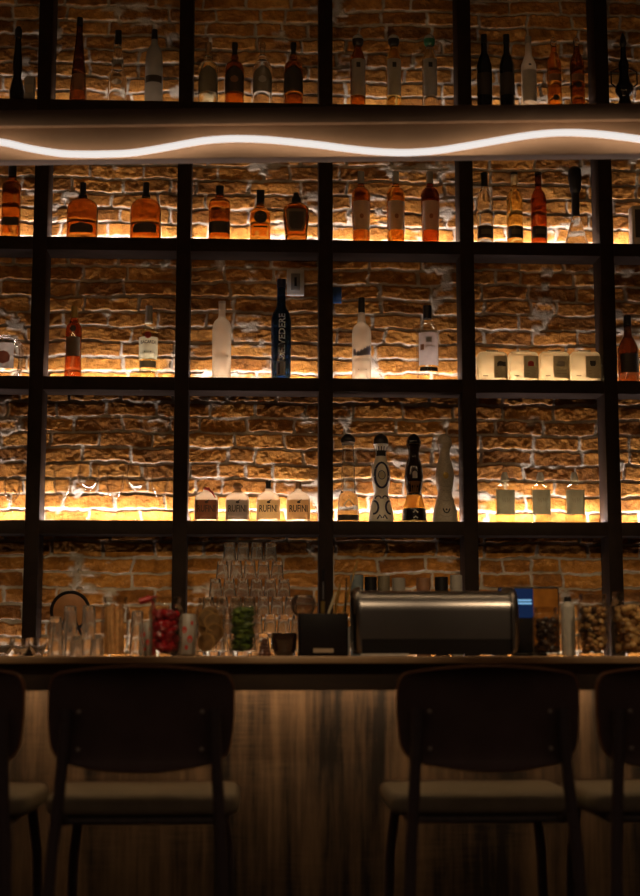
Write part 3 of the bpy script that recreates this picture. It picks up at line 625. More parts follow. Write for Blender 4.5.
b = BT('D', 'tequila_bottle', 'plain stone coloured waisted ceramic bottle right of the black one', 445.2, CP, M_CER2, group=GT); b.cap(TP, M_CER2, 'cap'); b.decal(473, 480, 2.8, M_GOLD, 'medallion', shape='round', eps=.0015); b.ribbon([(-3.4, 509.5), (-2, 513), (0, 514), (2, 513), (3.4, 509.5)], 1.3, M_INK); b.decal(509.5, 511.5, 1, M_INK, 'mark', shape='round', eps=.0012)
for yy in (486, 490, 500, 516): b.ribbon([(-5.5, yy), (-2, yy+1.4), (2, yy+1.4), (5.5, yy)], .6, M_GREY)
for x, y0, ln in ((505.4, 521.6, 'leftmost of three, beside the fourth upright'), (541.2, 522.2, 'middle of three'), (575.2, 522.6, 'rightmost of three, its stopper tilted')):
    b = BT('D', 'gin_bottle', f'small clear bottle with a grey green label, {ln}', x, [(y0, 9.4), (489.5, 9.6), (485.5, 8), (483.5, 4.4), (481, 4)], T_PALE, group='small bottles with grey green labels', n=3.4, dr=.8); b.cap([(481, 4.2), (477, 3.6), (472.5, 2.2)], FR_GREY, 'stopper'); b.decal(490.5, 515, 9.2, paper('grey green label', (.24, .21, .13), .15)); b.text('N N', 500.5, 4, M_OLIVE, width=7) if 0 else b.ribbon([(-3.5, 499), (-3.5, 503), (-1, 499), (-1, 503)], .7, M_OLIVE)
    b.ribbon([(1.2, 499), (1.2, 503), (3.6, 499), (3.6, 503)], .7, M_OLIVE); b.ribbon([(-6, 510), (6, 510)], .6, M_OLIVE); b.ribbon([(-5, 495), (5, 495)], .5, M_OLIVE)

# ------------------------------------------------------------------ glass pyramid on the back bar
PY = 5.74
def tumbler(h, rt, rb, th=.0022, base=.010, seg=24):
    # upturned: rim down, thick base up
    b = MB()
    b.lathe([(h, rb*.96), (h, rb*.96)] and [(0, rt), (h*.5, (rt+rb)/2), (h-.003, rb), (h, rb-.003)], seg=seg, close=(False, True))
    b.lathe([(0, rt-th), (h*.5, (rt+rb)/2-th), (h-base, rb-th)], seg=seg, close=(False, True))
    # flip the inside and stitch the rim
    m = len(b.f)
    nv = 4*seg; inner = [i for i, f in enumerate(b.f) if min(f) >= nv]
    for i in inner: b.f[i] = tuple(reversed(b.f[i]))
    for k in range(seg): k2 = (k+1) % seg; b.f.append((k2, k, nv+k, nv+k2)); b.m.append(0)
    return b
tot = at(250, 543, PY).z-ROW['E']; hrow = tot/7
P0 = at(250, 600, PY); k = mpp(P0); pitch = 13.65*k
tm = tumbler(hrow-.0006, pitch*.492, pitch*.40, .0038, .017, 12)
ORD = ['first', 'second', 'third', 'fourth', 'fifth', 'sixth', 'seventh', 'eighth', 'ninth', 'tenth']
g0 = None; cxp = at(249.7, 600, PY).x
for r in range(7):
    n = 4+r; z = ROW['E']+.0003+(6-r)*hrow
    for i in range(n):
        o = tm.build('tumbler', G_TUMB) if g0 is None else g0.copy()
        if g0 is None: g0 = o
        else: COL.objects.link(o)
        o.location = (cxp+(i-(n-1)/2)*pitch, PY, z)
        tag(o, f'upturned tumbler, {ORD[i]} from left in the {["top", "second", "third", "fourth", "fifth", "sixth", "bottom"][r]} row of the glass pyramid', 'glass', 'pyramid of upturned tumblers')

# other things on the back bar
c = at(70, 611, 5.985); k = mpp(c); R_ = 19.5*k
tr = thing('plate_on_stand', 'round brown plate with a dark rim on an easel by the brick wall', 'plate', (c.x, 5.985, ROW['E']+.0005))
zc = c.z-ROW['E']
b = MB(); b.lathe([(0, R_*.6), (.003, R_*.95), (.010, R_*.95)], seg=48); b.v = [(x, .004+z, zc+y) for x, y, z in b.v]; b.f = [tuple(reversed(f)) for f in b.f]
b.build('plate', mat('brown glaze plate', (.34, .14, .04), .35, var=.3, scale=12), tr)
MB().tube([(R_*.96*math.cos(t*PI/24), .006, zc+R_*.96*math.sin(t*PI/24)) for t in range(49)], R_*.085, seg=8).build('rim', M_BLACK, tr)
for s_ in (-1, 1): MB().tube([(s_*R_*.25, -.002, zc-R_*.4), (s_*R_*1.3, -.004, .005)], .005).build('leg', M_BLACK, tr)
MB().tube([(0, .017, zc), (0, .034, .005)], .005).build('leg', M_BLACK, tr)
for x, yt, hw, m_, nm in ((357, 575, 6.5, mat('blue grey enamel', (.14, .17, .18), .4), 'blue grey'), (371, 577, 6, M_BLACK, 'black'), (384, 576, 6, M_OLIVE, 'olive green'), (399, 578, 6.5, FR_GREY, 'smoky grey'), (424, 578, 7, M_BROWNL, 'brown'), (442, 577, 6.5, M_BLACK, 'taller black'), (457, 575, 6, M_GREY, 'pale grey')):
    P = at(x, 640, 5.72); kk = mpp(P); h = at(x, yt, 5.72).z-ROW['E']
    t_ = thing('canister', f'{nm} canister on the back bar behind the metal appliance', 'canister', (P.x, 5.72, ROW['E']+.0003), 'canisters on the back bar')
    MB().lathe(rounded([(0, hw*kk*.94), (.003, hw*kk), (h*.86, hw*kk), (h*.86+.001, hw*kk)], .002), seg=24).build('body', m_, t_)
    MB().lathe([(h*.86+.0005, hw*kk*.9), (h*.86+.002, hw*kk*1.03), (h-.002, hw*kk*1.03), (h, hw*kk*.9)], seg=24).build('lid', M_STEEL if nm in ('beige', 'olive') else m_, t_)

# ------------------------------------------------------------------ bar counter
CT = 1.0665; LIPY = 4.0
ct = thing('bar_counter', 'long wooden bar counter with a distressed plank front and lighter top', 'counter', (0, 4.2, 0))
def relc(b): b.v = [(x, y-4.2, z) for x, y, z in b.v]; return b
ztop = at(320, 656.5, LIPY).z; zlip = at(320, 663.5, LIPY).z; zap = at(320, 690.5, LIPY+.03).z
CT = ztop
relc(MB().box(-2.1, 2.1, LIPY, 4.62, zlip, CT, bev=.003)).build('top', M_TOP, ct)
relc(MB().box(-2.1, 2.1, LIPY+.03, 4.10, zap, zlip)).build('apron', M_APRON, ct)
relc(MB().box(-2.1, 2.1, 4.22, 4.60, 0, zlip)).build('front_panel', M_WORN, ct)
us = emit('counter strip light', (1, .70, .43), 17.0)
relc(MB().box(-2.05, 2.05, 4.105, 4.12, zlip-.012, zlip-.002, 0)).build('light_strip', us, ct, smooth=0)

# ---- things standing on the counter
JY = 4.36
def cpos(x, Y=JY): P = at(x, 655, Y); return Vector((P.x, Y, CT+.0004)), mpp(P)
def jar(x, yt, hw, label, Y=JY, name='jar'):
    p, k = cpos(x, Y); h = at(x, yt, Y).z-CT; r = hw*k
    t = thing(name, label, 'jar', p, 'glass jars on the counter')
    o = rounded([(0, r*.93), (.004, r), (h*.80, r), (h*.87, r*.82), (h*.9, r*.80), (h-.004, r*.84), (h, r*.84)], .006)
    b = MB(); b.lathe(o, seg=36, close=(True, False)); b.build('body', TG, t)
    MB().lathe([(h-.016, r*.845), (h-.015, r*.87), (h-.001, r*.87), (h, r*.845), (h, r*.80), (h-.016, r*.80)], seg=36, close=(False, False)).build('rim', thin_glass('jar rim glass', (.96, .94, .9), .25), t)
    return p, r, h
def blob(rx, ry, rz, seed, seg=10, lump=.18):
    rs = random.Random(seed); b = MB(); pr = []
    for i in range(7):
        a = -PI/2+PI*i/6; pr.append((rz*math.sin(a), max(.0003, math.cos(a))))
    b.lathe([(z, q*rx) for z, q in pr], seg=seg, dr=ry/rx)
    b.v = [(x*(1+rs.uniform(-lump, lump)), y*(1+rs.uniform(-lump, lump)), z*(1+rs.uniform(-lump*.5, lump*.5))) for x, y, z in b.v]; return b
# cinnamon jar
p, r, h = jar(114.5, 597, 14.2, 'glass jar packed with cinnamon sticks, leftmost of the filled jars')
M_CIN = mat('cinnamon bark', (.50, .25, .09), .8, var=.35, scale=60, bump=.3)
st = [(-.66, .0), (-.33, -.42), (-.02, -.6), (.32, -.45), (.6, -.02), (.3, .42), (-.3, .45), (0, 0)]
for i, (a, c_) in enumerate(st):
    q0 = Vector((a*r*.85, c_*r*.85, .006)); q1 = Vector((a*r*.70+random.uniform(-.01, .01), c_*r*.7, h*random.uniform(.76, .90)))
    b = MB(); b.tube([q0, (q0+q1)/2+Vector((random.uniform(-.002, .002), 0, 0)), q1], r*.19, seg=12)
    tag(b.build('cinnamon_stick', M_CIN, loc=p), ['cinnamon stick at the left wall of its jar', 'cinnamon stick front left in its jar', 'cinnamon stick front centre in its jar', 'cinnamon stick front right in its jar', 'cinnamon stick at the right wall of its jar', 'cinnamon stick back right in its jar', 'cinnamon stick back left in its jar', 'cinnamon stick standing in the middle of its jar'][i], 'cinnamon stick', 'cinnamon sticks in the jar')
def fill(p, r, h, name, label, cat, mats, n, size, seed, lo=.005, hi=.82, flat=False):
    rs = random.Random(seed); b = MB(); z = lo+size
    for i in range(n):
        a = rs.uniform(0, 2*PI); rr = (r*.93-size*1.15)*math.sqrt(rs.uniform(.25, 1)); zz = lo+size+(h*hi-lo-2*size)*i/n
        q = blob(size*rs.uniform(.8, 1.1), size*rs.uniform(.7, 1.1), size*(rs.uniform(.25, .5) if flat else rs.uniform(.7, 1)), i+seed, 8)
        m = Matrix.Rotation(rs.uniform(0, 6), 3, 'Z') @ Matrix.Rotation(rs.uniform(-.9, .9), 3, 'X')
        q.v = [tuple(m @ Vector(v)+Vector((rr*math.cos(a), rr*math.sin(a), zz))) for v in q.v]
        b.add(q.v, q.f, i % len(mats))
    return tag(b.build(name, mats, loc=p), label, cat, kind='stuff')
p, r, h = jar(165.3, 597, 17, 'glass jar full of red fruit, second of the filled jars')
fill(p, r, h, 'red_fruit', 'packed pieces of bright red fruit filling the second jar', 'fruit', [mat('red fruit', (.34, .012, .016), .25, coat=.5, var=.3), mat('dark red fruit', (.20, .008, .012), .3, coat=.4, var=.3)], 110, r*.30, 3)
p, r, h = jar(210.5, 598, 15.5, 'glass jar of dried citrus wheels, third of the filled jars')
M_CIT = mat('dried citrus', (.24, .13, .045), .7, var=.4, scale=50); M_RIND = mat('citrus rind', (.42, .23, .07), .7, var=.3)
for i in range(9):
    a = i*2.4; zc = .012+r*.62+(h*.78-r*1.2)*(i/8); b = MB(); rr = r*.60
    b.lathe([(0, rr*.86), (.004, rr*.86)], seg=22); b.lathe([(-.0006, rr*.84), (-.0006, rr), (.0046, rr), (.0046, rr*.84)], seg=22, close=(False, False), mi=1)
    mt = Matrix.Rotation(PI/2+random.uniform(-.25, .25), 4, 'X') if i % 2 else Matrix.Rotation(PI/2, 4, 'X') @ Matrix.Rotation(random.uniform(-.5, .5), 4, 'Y')
    o = b.build('citrus_wheel', [M_CIT, M_RIND]); o.data.transform(mt)
    o.location = (p.x+(((i*37) % 7)/6-.5)*r*.5, p.y-r*.5+(i % 3)*r*.36, p.z+zc)
    tag(o, ['lowest', 'second lowest', 'third lowest', 'fourth lowest', 'middle', 'fourth highest', 'third highest', 'second highest', 'topmost'][i]+' dried citrus wheel standing in the third filled jar', 'citrus wheel', 'dried citrus wheels in the jar')
p, r, h = jar(243, 598, 15, 'glass jar of green leaves, fourth of the filled jars')
fill(p, r, h, 'green_leaves', 'loose dark green leaves filling the fourth jar', 'leaves', [mat('green leaf', (.11, .16, .02), .5, var=.4, coat=.2), mat('dark green leaf', (.045, .075, .012), .5, var=.4)], 150, r*.40, 17, hi=.9, flat=True)
M_NUT = [mat('brown nut', (.28, .14, .05), .45, var=.4, coat=.3), mat('golden nut', (.58, .35, .13), .4, var=.3, coat=.3), mat('dark nut', (.07, .035, .015), .5, var=.4)]
p, r, h = jar(546.5, 607, 13.5, 'glass jar of dark dried pieces in front of the tablet screen', Y=4.34)
fill(p, r, h, 'dried_fruit', 'very dark dried fruit filling the jar in front of the tablet', 'dried fruit', [M_NUT[2], mat('black fruit', (.03, .015, .008), .35, coat=.5)], 90, r*.27, 31)
p, r, h = jar(594, 594, 16, 'glass jar of brown nuts, second jar from the right edge')
fill(p, r, h, 'nuts', 'brown nuts filling the second jar from the right edge', 'nuts', M_NUT, 150, r*.22, 41)
p, r, h = jar(630.5, 592, 18.5, 'widest glass jar of golden nuts at the right edge of the counter')
fill(p, r, h, 'nuts', 'golden nuts filling the widest jar at the right edge', 'nuts', [M_NUT[1], M_NUT[1], M_NUT[0]], 160, r*.22, 51)
# white bottle with black cap
b = Bottle('sauce_bottle', 'slim white bottle with a black cap between two jars', 568.8, CT+.0004, 4.44, [(655, 7), (606, 7), (602.5, 4), (601.5, 3)], mat('white plastic', (.42, .38, .32), .4)); b.cap([(601.5, 3.6), (597, 3.4)], M_CAP)
# low clear bowls and upturned highballs on the left
bp = [(0, .4), (.04, .5), (.35, .8), (.75, .96), (1, 1), (1, .955), (.75, .915), (.38, .75), (.12, .4), (.12, .01)]
for i, (x, hw, yt, Y, lab) in enumerate(((3, 11, 637, 4.5, 'low clear glass bowl cut by the left edge of the counter'), (20, 9.5, 638.5, 4.42, 'low clear glass bowl second from the left edge'), (38, 9.5, 638, 4.5, 'low clear glass bowl beside the upturned highballs'))):
    p, k = cpos(x, Y); h = at(x, yt, Y).z-CT
    tag(MB().lathe([(z*h, r_*hw*k) for z, r_ in bp], seg=32).build('glass_bowl', G_CRYS, loc=p), lab, 'bowl', 'low glass bowls')
for i, (x, yt, hw, Y, lab) in enumerate(((55, 617, 8, 4.30, 'upturned highball glass at the left end of its cluster'), (69.5, 606, 8, 4.50, 'tall upturned highball in the back row, left of two'), (76.5, 635, 7.6, 4.24, 'short upturned glass at the front of the highball cluster'), (88, 605.5, 8.2, 4.50, 'tall upturned highball in the back row, right of two'), (96.5, 634, 7.2, 4.26, 'short upturned glass beside the cinnamon jar'), (136.5, 611, 7.5, 4.47, 'upturned highball between the cinnamon jar and red jar'))):
    p, k = cpos(x, Y); h = at(x, yt, Y).z-CT
    tag(tumbler(h, hw*k, hw*k*.76, .0028, .016, 14).build('highball_glass', G_TUMB, loc=p), lab, 'glass', 'upturned glasses on the counter')
# printed cans / cup behind the jars
for x, yt, hw, Y, lab in ((187.5, 614, 8.5, 4.5, 'white can with red marks between the red jar and citrus jar'), (146, 622, 6.5, 4.53, 'white and red can behind the red fruit jar')):
    p, k = cpos(x, Y); h = at(x, yt, Y).z-CT; r = hw*k
    t = thing('drink_can', lab, 'can', p, 'white and red cans')
    MB().lathe([(0, r*.8), (.006, r), (h-.010, r), (h-.002, r*.82), (h, r*.82), (h-.002, r*.76)], seg=32).build('body', mat('white can paint', (.30, .26, .22), .35, var=.15), t)
    for j, (a, zz, s_) in enumerate(((-.35, .62, .5), (.3, .4, .55), (-.1, .2, .35), (.55, .78, .3))):
        vs = [(math.sin(a+s_*.6*math.cos(q*PI/6))*(r+.0006), -math.cos(a+s_*.6*math.cos(q*PI/6))*(r+.0006), h*zz+s_*r*.8*math.sin(q*PI/6)) for q in range(12)]
        MB().add(vs, [tuple(range(12))]).build('red_mark', M_REDINK, t, smooth=0)
# red scoop lying on glass rims behind the red jar
p, k = cpos(150, 4.5)
sc = thing('scoop', 'red plastic scoop standing behind the red fruit jar', 'scoop', p)
zt_ = at(140, 596, 4.5).z-CT; xk = mpp(p)
MB().tube([(4*xk, 0, .002), (4*xk, 0, zt_*.55), (2*xk, 0, zt_*.9), (-4*xk, 0, zt_)], .006, seg=10).build('handle', mat('red plastic', (.28, .012, .012), .35), sc)
b = MB().lathe([(0, .3), (.25, .75), (.6, 1), (1, .95), (1, .86), (.6, .9), (.28, .65), (.1, .1)], seg=20)
mt = Matrix.Rotation(-PI/2-.25, 3, 'Y')
b.v = [tuple(mt @ Vector((x*.010, y*.013, z*.055))+Vector((6*xk, 0, zt_*.98))) for x, y, z in b.v]; b.build('bowl', MATS['red plastic'], sc)
# caddy with bar tools
p, k = cpos(322.5, 4.33); hc = at(322, 614, 4.33).z-CT
ca = thing('bar_caddy', 'black square bar caddy holding straws and a pen', 'caddy', p)
w = 24.5*k; d_ = .06
b = MB(); b.box(-w, w, -d_, -d_+.004, 0, hc, bev=.001).box(-w, w, d_-.004, d_, 0, hc, bev=.001).box(-w, -w+.004, -d_, d_, 0, hc).box(w-.004, w, -d_, d_, 0, hc).box(-w, w, -d_, d_, 0, .004)
b.build('body', M_BLACK, ca); MB().box(-10*k, 10*k, -d_-.0012, -d_-.0002, .010, .022).build('label_plate', M_BEIGE, ca)
def stick(name, label, cat, p0, p1, r, m, seg=8, mid=None):
    a = at(p0[0], p0[1], p0[2]); e = at(p1[0], p1[1], p1[2]); a.z = max(a.z, CT+.008)
    b = MB(); b.tube([Vector((0, 0, 0)), (e-a)], r, seg); o = b.build(name, m, loc=a); return tag(o, label, cat)
pen = thing('pen', 'black pen with a silver clip standing in the caddy', 'pen', at(322, 650, 4.34))
A_ = at(322, 650, 4.34); E_ = at(323.5, 569, 4.34); dv = E_-A_
MB().tube([Vector((0, 0, 0)), dv], .0052, 10).build('barrel', M_BLACK, pen)
MB().tube([dv*.62+Vector((0, -.0062, 0)), dv*.84+Vector((0, -.0062, 0))], .0016, 6).build('clip', mat('silver', (.5, .5, .52), .3, metal=.9), pen)
MB().tube([dv*.45, dv*.60], .0056, 10).build('grip', M_GOLD, pen)
stick('straw', 'tall gold straw leaning right out of the caddy', 'straw', (333, 650, 4.36), (357.5, 560, 4.38), .0030, M_GOLD)
stick('straw', 'short pale straw leaning right in the caddy', 'straw', (316, 650, 4.32), (336, 592, 4.33), .0038, mat('pale straw', (.55, .45, .28), .5))
stick('straw', 'thin black straw at the right side of the caddy', 'straw', (344, 650, 4.36), (346.5, 578, 4.37), .0026, M_BLACK)
stick('stirrer', 'second gold stirrer beside the tall gold straw', 'stirrer', (327, 650, 4.36), (340, 584, 4.37), .0034, M_GOLD)
# balloon glass behind the caddy
p, k = cpos(303, 4.52); zc = at(303, 605, 4.52).z-CT; R_ = 13*k
fr_ = R_*.7
t = MB().lathe([(0, fr_), (.002, fr_), (.006, fr_*.3), (.012, .004), (zc-R_*1.02, .004)]+[(zc+R_*math.sin(a), max(.004, R_*math.cos(a))) for a in [(-PI/2*.93)+i*(PI/2*.93+PI*.28)/12 for i in range(13)]]+[(zc+(R_-.0018)*math.sin(a), max(.001, (R_-.0018)*math.cos(a))) for a in [(PI*.28)-i*(PI/2*.96+PI*.28)/12 for i in range(13)]], seg=36)
tag(t.build('balloon_glass', thin_glass('balloon glass wall', (.8, .76, .72)), loc=p), 'round balloon glass standing behind the black caddy', 'glass')
# dark bowl with a small lumpy garnish
p, k = cpos(284, 4.30)
tag(MB().lathe([(0, 8*k), (.003, 9*k), (.02, 12*k), (.055, 13.2*k), (.068, 13*k), (.068, 12.2*k), (.055, 12.2*k), (.02, 10*k), (.01, 1*k)], seg=32).build('bowl', mat('dark glazed bowl', (.03, .016, .01), .2, coat=.6), loc=p), 'small dark glazed bowl between the leaf jar and the caddy', 'bowl')
p, k = cpos(264.5, 4.27)
b = MB()
for lv in range(5):
    for j in range(7-lv):
        a = j*2*PI/(7-lv)+lv*.5; rr = (5.2-lv)*k
        q = blob(2.3*k, 1.6*k, 2*k, lv*9+j, 7); q.v = [(x+rr*math.cos(a), y+rr*math.sin(a), z+2*k+lv*3.4*k) for x, y, z in q.v]; b.add(q.v, q.f)
tag(b.build('pine_cone', mat('cone scales', (.09, .03, .015), .5, var=.4), loc=p), 'small dark reddish pine cone beside the leaf jar', 'pine cone')

# metal appliance
p, k = cpos(433.5, 4.36); hA = at(433, 586.5, 4.30).z-CT; wA = 81.5*k
ap = thing('countertop_appliance', 'long rounded brushed metal appliance in the middle of the counter', 'appliance', p)
prof = []
R2 = .062
for i in range(9): a = PI/2*i/8; prof.append((-.115+.085*(1-math.sin(a))*1.0, hA-R2*(1-math.cos(PI/2-a))*1.0)) if 0 else None
def section(dep, h0, h1, rf, rb):
    s_ = [(-dep, h0+.012), (-dep, h1-rf)]
    s_ += [(-dep+rf*1.0*(1-math.cos(a)), h1-rf+rf*math.sin(a)) for a in [PI/2*i/10 for i in range(1, 11)]]
    s_ += [(dep-rb*(1-math.sin(a)), h1-rb+rb*math.cos(a)) for a in [PI/2*i/6 for i in range(0, 7)]]
    s_ += [(dep, h0+.012), (dep-.012, h0), (-dep+.012, h0)]; return s_
sec = section(.105, .006, hA, .080, .03)
b = MB(); cs = []; endr = .022
cyc = sum(q[0] for q in sec)/len(sec); czc = sum(q[1] for q in sec)/len(sec)
xs = []
for i in range(7): a = PI/2*i/6; xs.append((-wA+endr*(1-math.sin(a)), 1-(endr/.10)*(1-math.cos(a))))
xs += [(-x_, s_) for x_, s_ in reversed(xs)]
vs = [(x_, cyc+(y_-cyc)*s_, czc+(z_-czc)*s_) for x_, s_ in xs for y_, z_ in sec]; n = len(sec); fs = []
for i in range(len(xs)-1):
    for j in range(n):
        j2 = (j+1) % n; fs.append((i*n+j, (i+1)*n+j, (i+1)*n+j2, i*n+j2))
fs.append(tuple(range(n))); fs.append(tuple((len(xs)-1)*n+j for j in reversed(range(n))))
M_BRUSH = mat('brushed metal', (.23, .21, .20), .30, metal=1, var=.06, scale=8)
b.add(vs, fs); b.build('housing', M_BRUSH, ap)
for sx in (-1, 1):
    for sy_ in (-1, 1): MB().lathe([(0, .012), (.030, .012)], (sx*wA*.82, sy_*.07, 0), 16).build('foot', M_BLACK, ap)
MB().box(-wA*.97, wA*.97, -.085, .085, .004, .05).build('base', M_BLACK, ap)  # black box fills the gap under the housing, standing in for shade
MB().box(-wA*.92, -wA*.35, -.104, -.086, .001, .007).build('drip_edge', M_PLATE, ap)
MB().lathe([(0, .017), (hA*.42, .017)], (-wA-.0172, .083, .001), 20).build('side_post', M_PLATE, ap)
# tablet behind
p, k = cpos(530, 4.5); hT = at(530, 587, 4.5).z-CT
tb_ = thing('tablet_till', 'dark till tablet with a blue screen beside the metal appliance', 'tablet', p)
wt = 31*k
MB().box(-wt, wt, 0, .012, .010, hT, bev=.006).build('frame', M_BLACK, tb_)
MB().box(-wt+.004, .3*k+.004*0+4*k, -.0012, .0005, hT*.55, hT-.006).build('screen', mat('blue screen', (.01, .02, .06), .15, emis=(.02, .09, .36), es=.11, var=0), tb_)
MB().box(4.2*k, wt-.005, -.0010, .0005, .03, hT-.006).build('glass_panel', mat('orange reflection panel', (.34, .13, .02), .25, var=.3, scale=20), tb_)  # orange reflection of the bricks painted into the panel's colour
for i, (x0, x1, z) in enumerate(((-14, 2.5, .79), (-12, 2.8, .745))):
    MB().box(x0*k, x1*k, -.0022, -.0013, hT*z, hT*z+.006).build('screen_text', mat('screen text', (.1, .2, .3), .4, emis=(.25, .6, 1.0), es=.6, var=0), tb_)
MB().box(-.05, .05, -.02, .05, 0, .010, bev=.003).build('stand', M_BLACK, tb_)

# ------------------------------------------------------------------ bar stools
M_BACK = mat('black brown veneer', (.13, .085, .078), .45, var=.15, scale=12, spec=.3)
M_EDGE = mat('wood veneer edge', (.24, .095, .035), .45, var=.15)
M_CUSH = mat('olive tan leather', (.40, .34, .235), .55, var=.08, scale=30, bump=.15)
M_TUBE = mat('dark metal tube', (.12, .09, .09), .4, metal=.2, var=.08)
def outline(w2, zt, zb):
    # rounded back panel, top slightly arched, bottom more so
    pts = []
    def q(a, c, b, n=6):
        for i in range(n+1):
            t = i/n; pts.append((a[0]*(1-t)**2+c[0]*2*t*(1-t)+b[0]*t*t, a[1]*(1-t)**2+c[1]*2*t*(1-t)+b[1]*t*t))
    H = zt-zb
    for i in range(13):
        t = -1+2*i/12; pts.append((t*w2*.86, zt-.016*(t*t)))
    q((w2*.88, zt-.017), (w2*.985, zt-.022), (w2, zt-.062)); pts.append((w2*1.0, zt-H*.45)); pts.append((w2*.985, zt-H*.62))
    q((w2*.97, zb+H*.27), (w2*.93, zb+H*.13), (w2*.80, zb+H*.085))
    for i in range(1, 12):
        t = 1-2*i/12; pts.append((t*w2*.80, zb+H*.085*(t*t)))
    q((-w2*.80, zb+H*.085), (-w2*.93, zb+H*.13), (-w2*.97, zb+H*.27)); pts.append((-w2*.985, zt-H*.62)); pts.append((-w2, zt-H*.45)); q((-w2, zt-.062), (-w2*.985, zt-.022), (-w2*.88, zt-.017))
    out = []
    for s_ in pts:
        if not out or (Vector(s_)-Vector(out[-1])).length > 1e-4: out.append(s_)
    return out
def bar_stool(label):
    t = thing('bar_stool', label, 'stool', (0, 0, 0), 'bar stools')
    # local: y=0 is the outer face of the back; the seat goes towards +y
    zt, zb, w2 = 1.049, .792, .226
    ol = outline(w2, zt, zb); n = len(ol); vs = []; fs = []; ms = []
    def bend(x): return .030*(1-(x/w2)**2)*-1+.0
    for off, ins in ((.004, .003), (0, .007)) if 0 else ((.0, .004), (.003, 0), (.019, 0), (.022, .004)):
        for x, z in ol:
            sx = x*(1-ins/w2); sz = (z-(zt+zb)/2)*(1-ins/.127)+(zt+zb)/2; vs.append((sx, .030+bend(sx)+off, sz))
    for l in range(3):
        for j in range(n):
            j2 = (j+1) % n; fs.append((l*n+j, (l+1)*n+j, (l+1)*n+j2, l*n+j2)); ms.append(1)
    # faces as fans of strips across so the bend stays smooth
    vs0 = len(vs)
    def cap_(l, flip):
        top = [i for i in range(n)]
        import mathutils.geometry as mg
        tri = mg.tessellate_polygon([[Vector((x, z, 0)) for x, z in ol]])
        for a, b_, c_ in tri:
            f = (l*n+a, l*n+b_, l*n+c_)
            v = [Vector(vs[i]) for i in f]; nn = (v[1]-v[0]).cross(v[2]-v[0])
            if (nn.y > 0) != flip: f = f[::-1]
            fs.append(f); ms.append(0)
    cap_(0, False); cap_(3, True)
    b = MB(); b.add(vs, fs); b.m = ms
    o = b.build('backrest', [M_BACK, M_EDGE], t, smooth=50)
    # seat cushion
    c = MB(); c.box(-.236, .236, .075, .475, .683, .735)
    bm = bmesh.new(); bmesh.ops.create_cube(bm, size=1)
    for v in bm.verts: v.co = Vector((v.co.x*.472, .275+v.co.y*.40, .709+v.co.z*.052))
    ve = [e for e in bm.edges if abs(e.verts[0].co.z-e.verts[1].co.z) > .01]
    bmesh.ops.bevel(bm, geom=ve, offset=.05, segments=6, affect='EDGES', profile=.5)
    he = [e for e in bm.edges if abs(e.verts[0].co.z-e.verts[1].co.z) < .001 and len(e.link_faces) == 2 and abs(e.link_faces[0].normal.dot(e.link_faces[1].normal)) < .2]
    bmesh.ops.bevel(bm, geom=he, offset=.018, segments=4, affect='EDGES', profile=.5)
    bm.verts.index_update(); c = MB(); c.add([tuple(v.co) for v in bm.verts], [tuple(v.index for v in f.verts) for f in bm.faces]); bm.free()
    c.build('seat', M_CUSH, t, smooth=60)
    MB().box(-.20, .20, .10, .45, .667, .6845, bev=.004).build('seat_plate', M_TUBE, t)
    for s_ in (-1, 1):
        MB().tube([(s_*.178, .008-.0005, .945), (s_*.180, .004, .87), (s_*.186, .0, .78), (s_*.200, -.022, .60), (s_*.224, -.075, .012)], .0145, seg=12).build('leg', M_TUBE, t)
        MB().tube([(s_*.190, .44, .672), (s_*.205, .455, .55), (s_*.222, .48, .012)], .0135, seg=12).build('leg', M_TUBE, t)
        MB().tube([(s_*.186, .0, .700), (s_*.186, .06, .676), (s_*.19, .44, .674)], .011, seg=10).build('side_rail', M_TUBE, t)
        for yy, zz in ((-.0755, 0), (.480, 0)): MB().lathe([(0.0005, .017), (.014, .016)], (s_*(.224 if yy < 0 else .222), yy, 0), 14).build('foot_cap', M_BLACK, t)
        for zz in (.937, .848):
            bo = MB().lathe([(0, .0055), (.002, .0055), (.004, .003)], seg=10); bo.v = [(s_*.148+x, .0113-z, zz+y) for x, y, z in bo.v]; bo.f = [tuple(reversed(f)) for f in bo.f]
            bo.build('bolt', mat('bolt steel', (.55, .48, .42), .5), t)
        MB().tube([(s_*.214, -.052, .27), (s_*.214, .468, .27)], .009, seg=8).build('rung', M_TUBE, t)
    MB().tube([(-.214, .467, .27), (.214, .467, .27)], .011, seg=8).build('footrest', mat('worn steel', (.22, .20, .19), .35, metal=.9), t)
    MB().tube([(-.19, .088, .673), (.19, .088, .673)], .010, seg=10).build('rear_rail', mat('worn steel', (.22, .20, .19), .35, metal=.9), t)
    return t
st0 = bar_stool('dark bar stool with an olive seat left of the bare counter panel, shown whole')
SY = 3.53
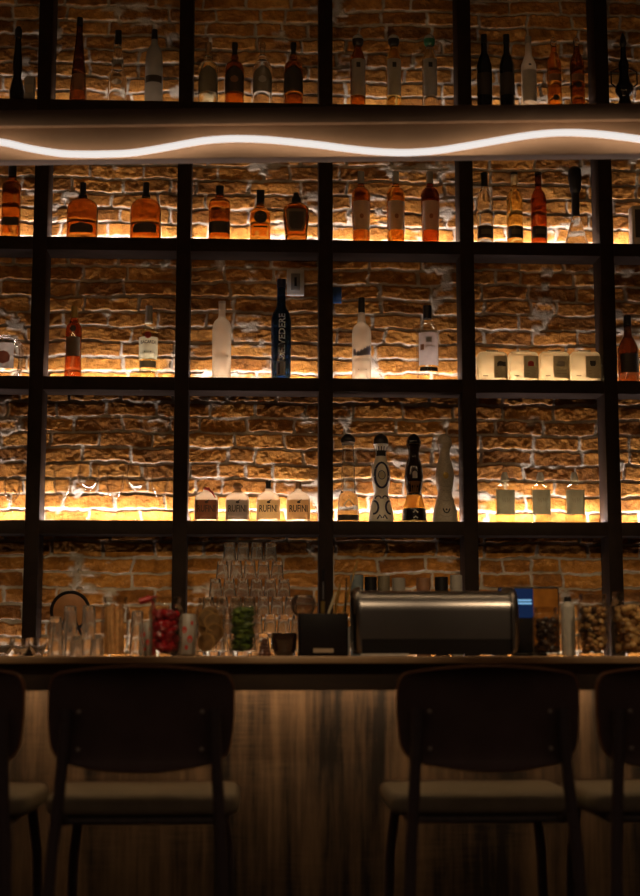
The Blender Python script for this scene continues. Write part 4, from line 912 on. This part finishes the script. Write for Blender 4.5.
for i, (px, lab) in enumerate(((140.5, None), (490.5, 'dark bar stool with an olive seat right of the bare counter panel, shown whole'), (-73, 'dark bar stool cut off by the left edge of the photo'), (691, 'dark bar stool cut off by the right edge of the photo'))):
    o = st0 if i == 0 else copy_tree(st0)
    if lab: o['label'] = lab
    o.location = (at(px, 700, SY).x, SY, 0)

# ------------------------------------------------------------------ light and look
w = bpy.data.worlds.new('world'); S.world = w; w.use_nodes = True
wn, wl_ = w.node_tree.nodes, w.node_tree.links
tc = wn.new('ShaderNodeTexCoord'); sx_ = wn.new('ShaderNodeSeparateXYZ'); rp = wn.new('ShaderNodeValToRGB')
wl_.new(tc.outputs['Generated'], sx_.inputs[0]); wl_.new(sx_.outputs['Z'], rp.inputs['Fac']); wl_.new(rp.outputs['Color'], wn['Background'].inputs['Color'])
e = rp.color_ramp.elements; e[0].position = 0; e[0].color = (.014, .009, .006, 1); e[1].position = .80; e[1].color = (.14, .094, .064, 1)
k_ = e.new(.42); k_.color = (.028, .017, .011, 1)
wn['Background'].inputs['Strength'].default_value = 1.0
for sx_p, pw in ((-1.2, 105), (-.15, 95), (.95, 105)):
    ld = bpy.data.lights.new('added counter spot', 'SPOT'); ld.energy = pw; ld.color = (1, .72, .42); ld.spot_size = math.radians(32); ld.spot_blend = .55; ld.shadow_soft_size = .03  # unseen spot without a fixture, added to brighten the things on the counter
    lo = bpy.data.objects.new('added counter spot', ld); COL.objects.link(lo); lo.location = (sx_p, 2.0, 3.2)
    d_ = Vector((0, math.cos(math.radians(34)), -math.sin(math.radians(34))))
    lo.rotation_euler = d_.to_track_quat('-Z', 'Y').to_euler()
S.view_settings.view_transform = 'Standard'; S.view_settings.look = 'None'
S.view_settings.exposure = 0; S.view_settings.gamma = 1; S.view_settings.use_curve_mapping = False
S.cycles.max_bounces = 14; S.cycles.transmission_bounces = 12; S.cycles.transparent_max_bounces = 24; S.cycles.diffuse_bounces = 3; S.cycles.glossy_bounces = 4
S.cycles.use_denoising = True
S.cycles.sample_clamp_indirect = 4.0
S.cycles.caustics_reflective = False
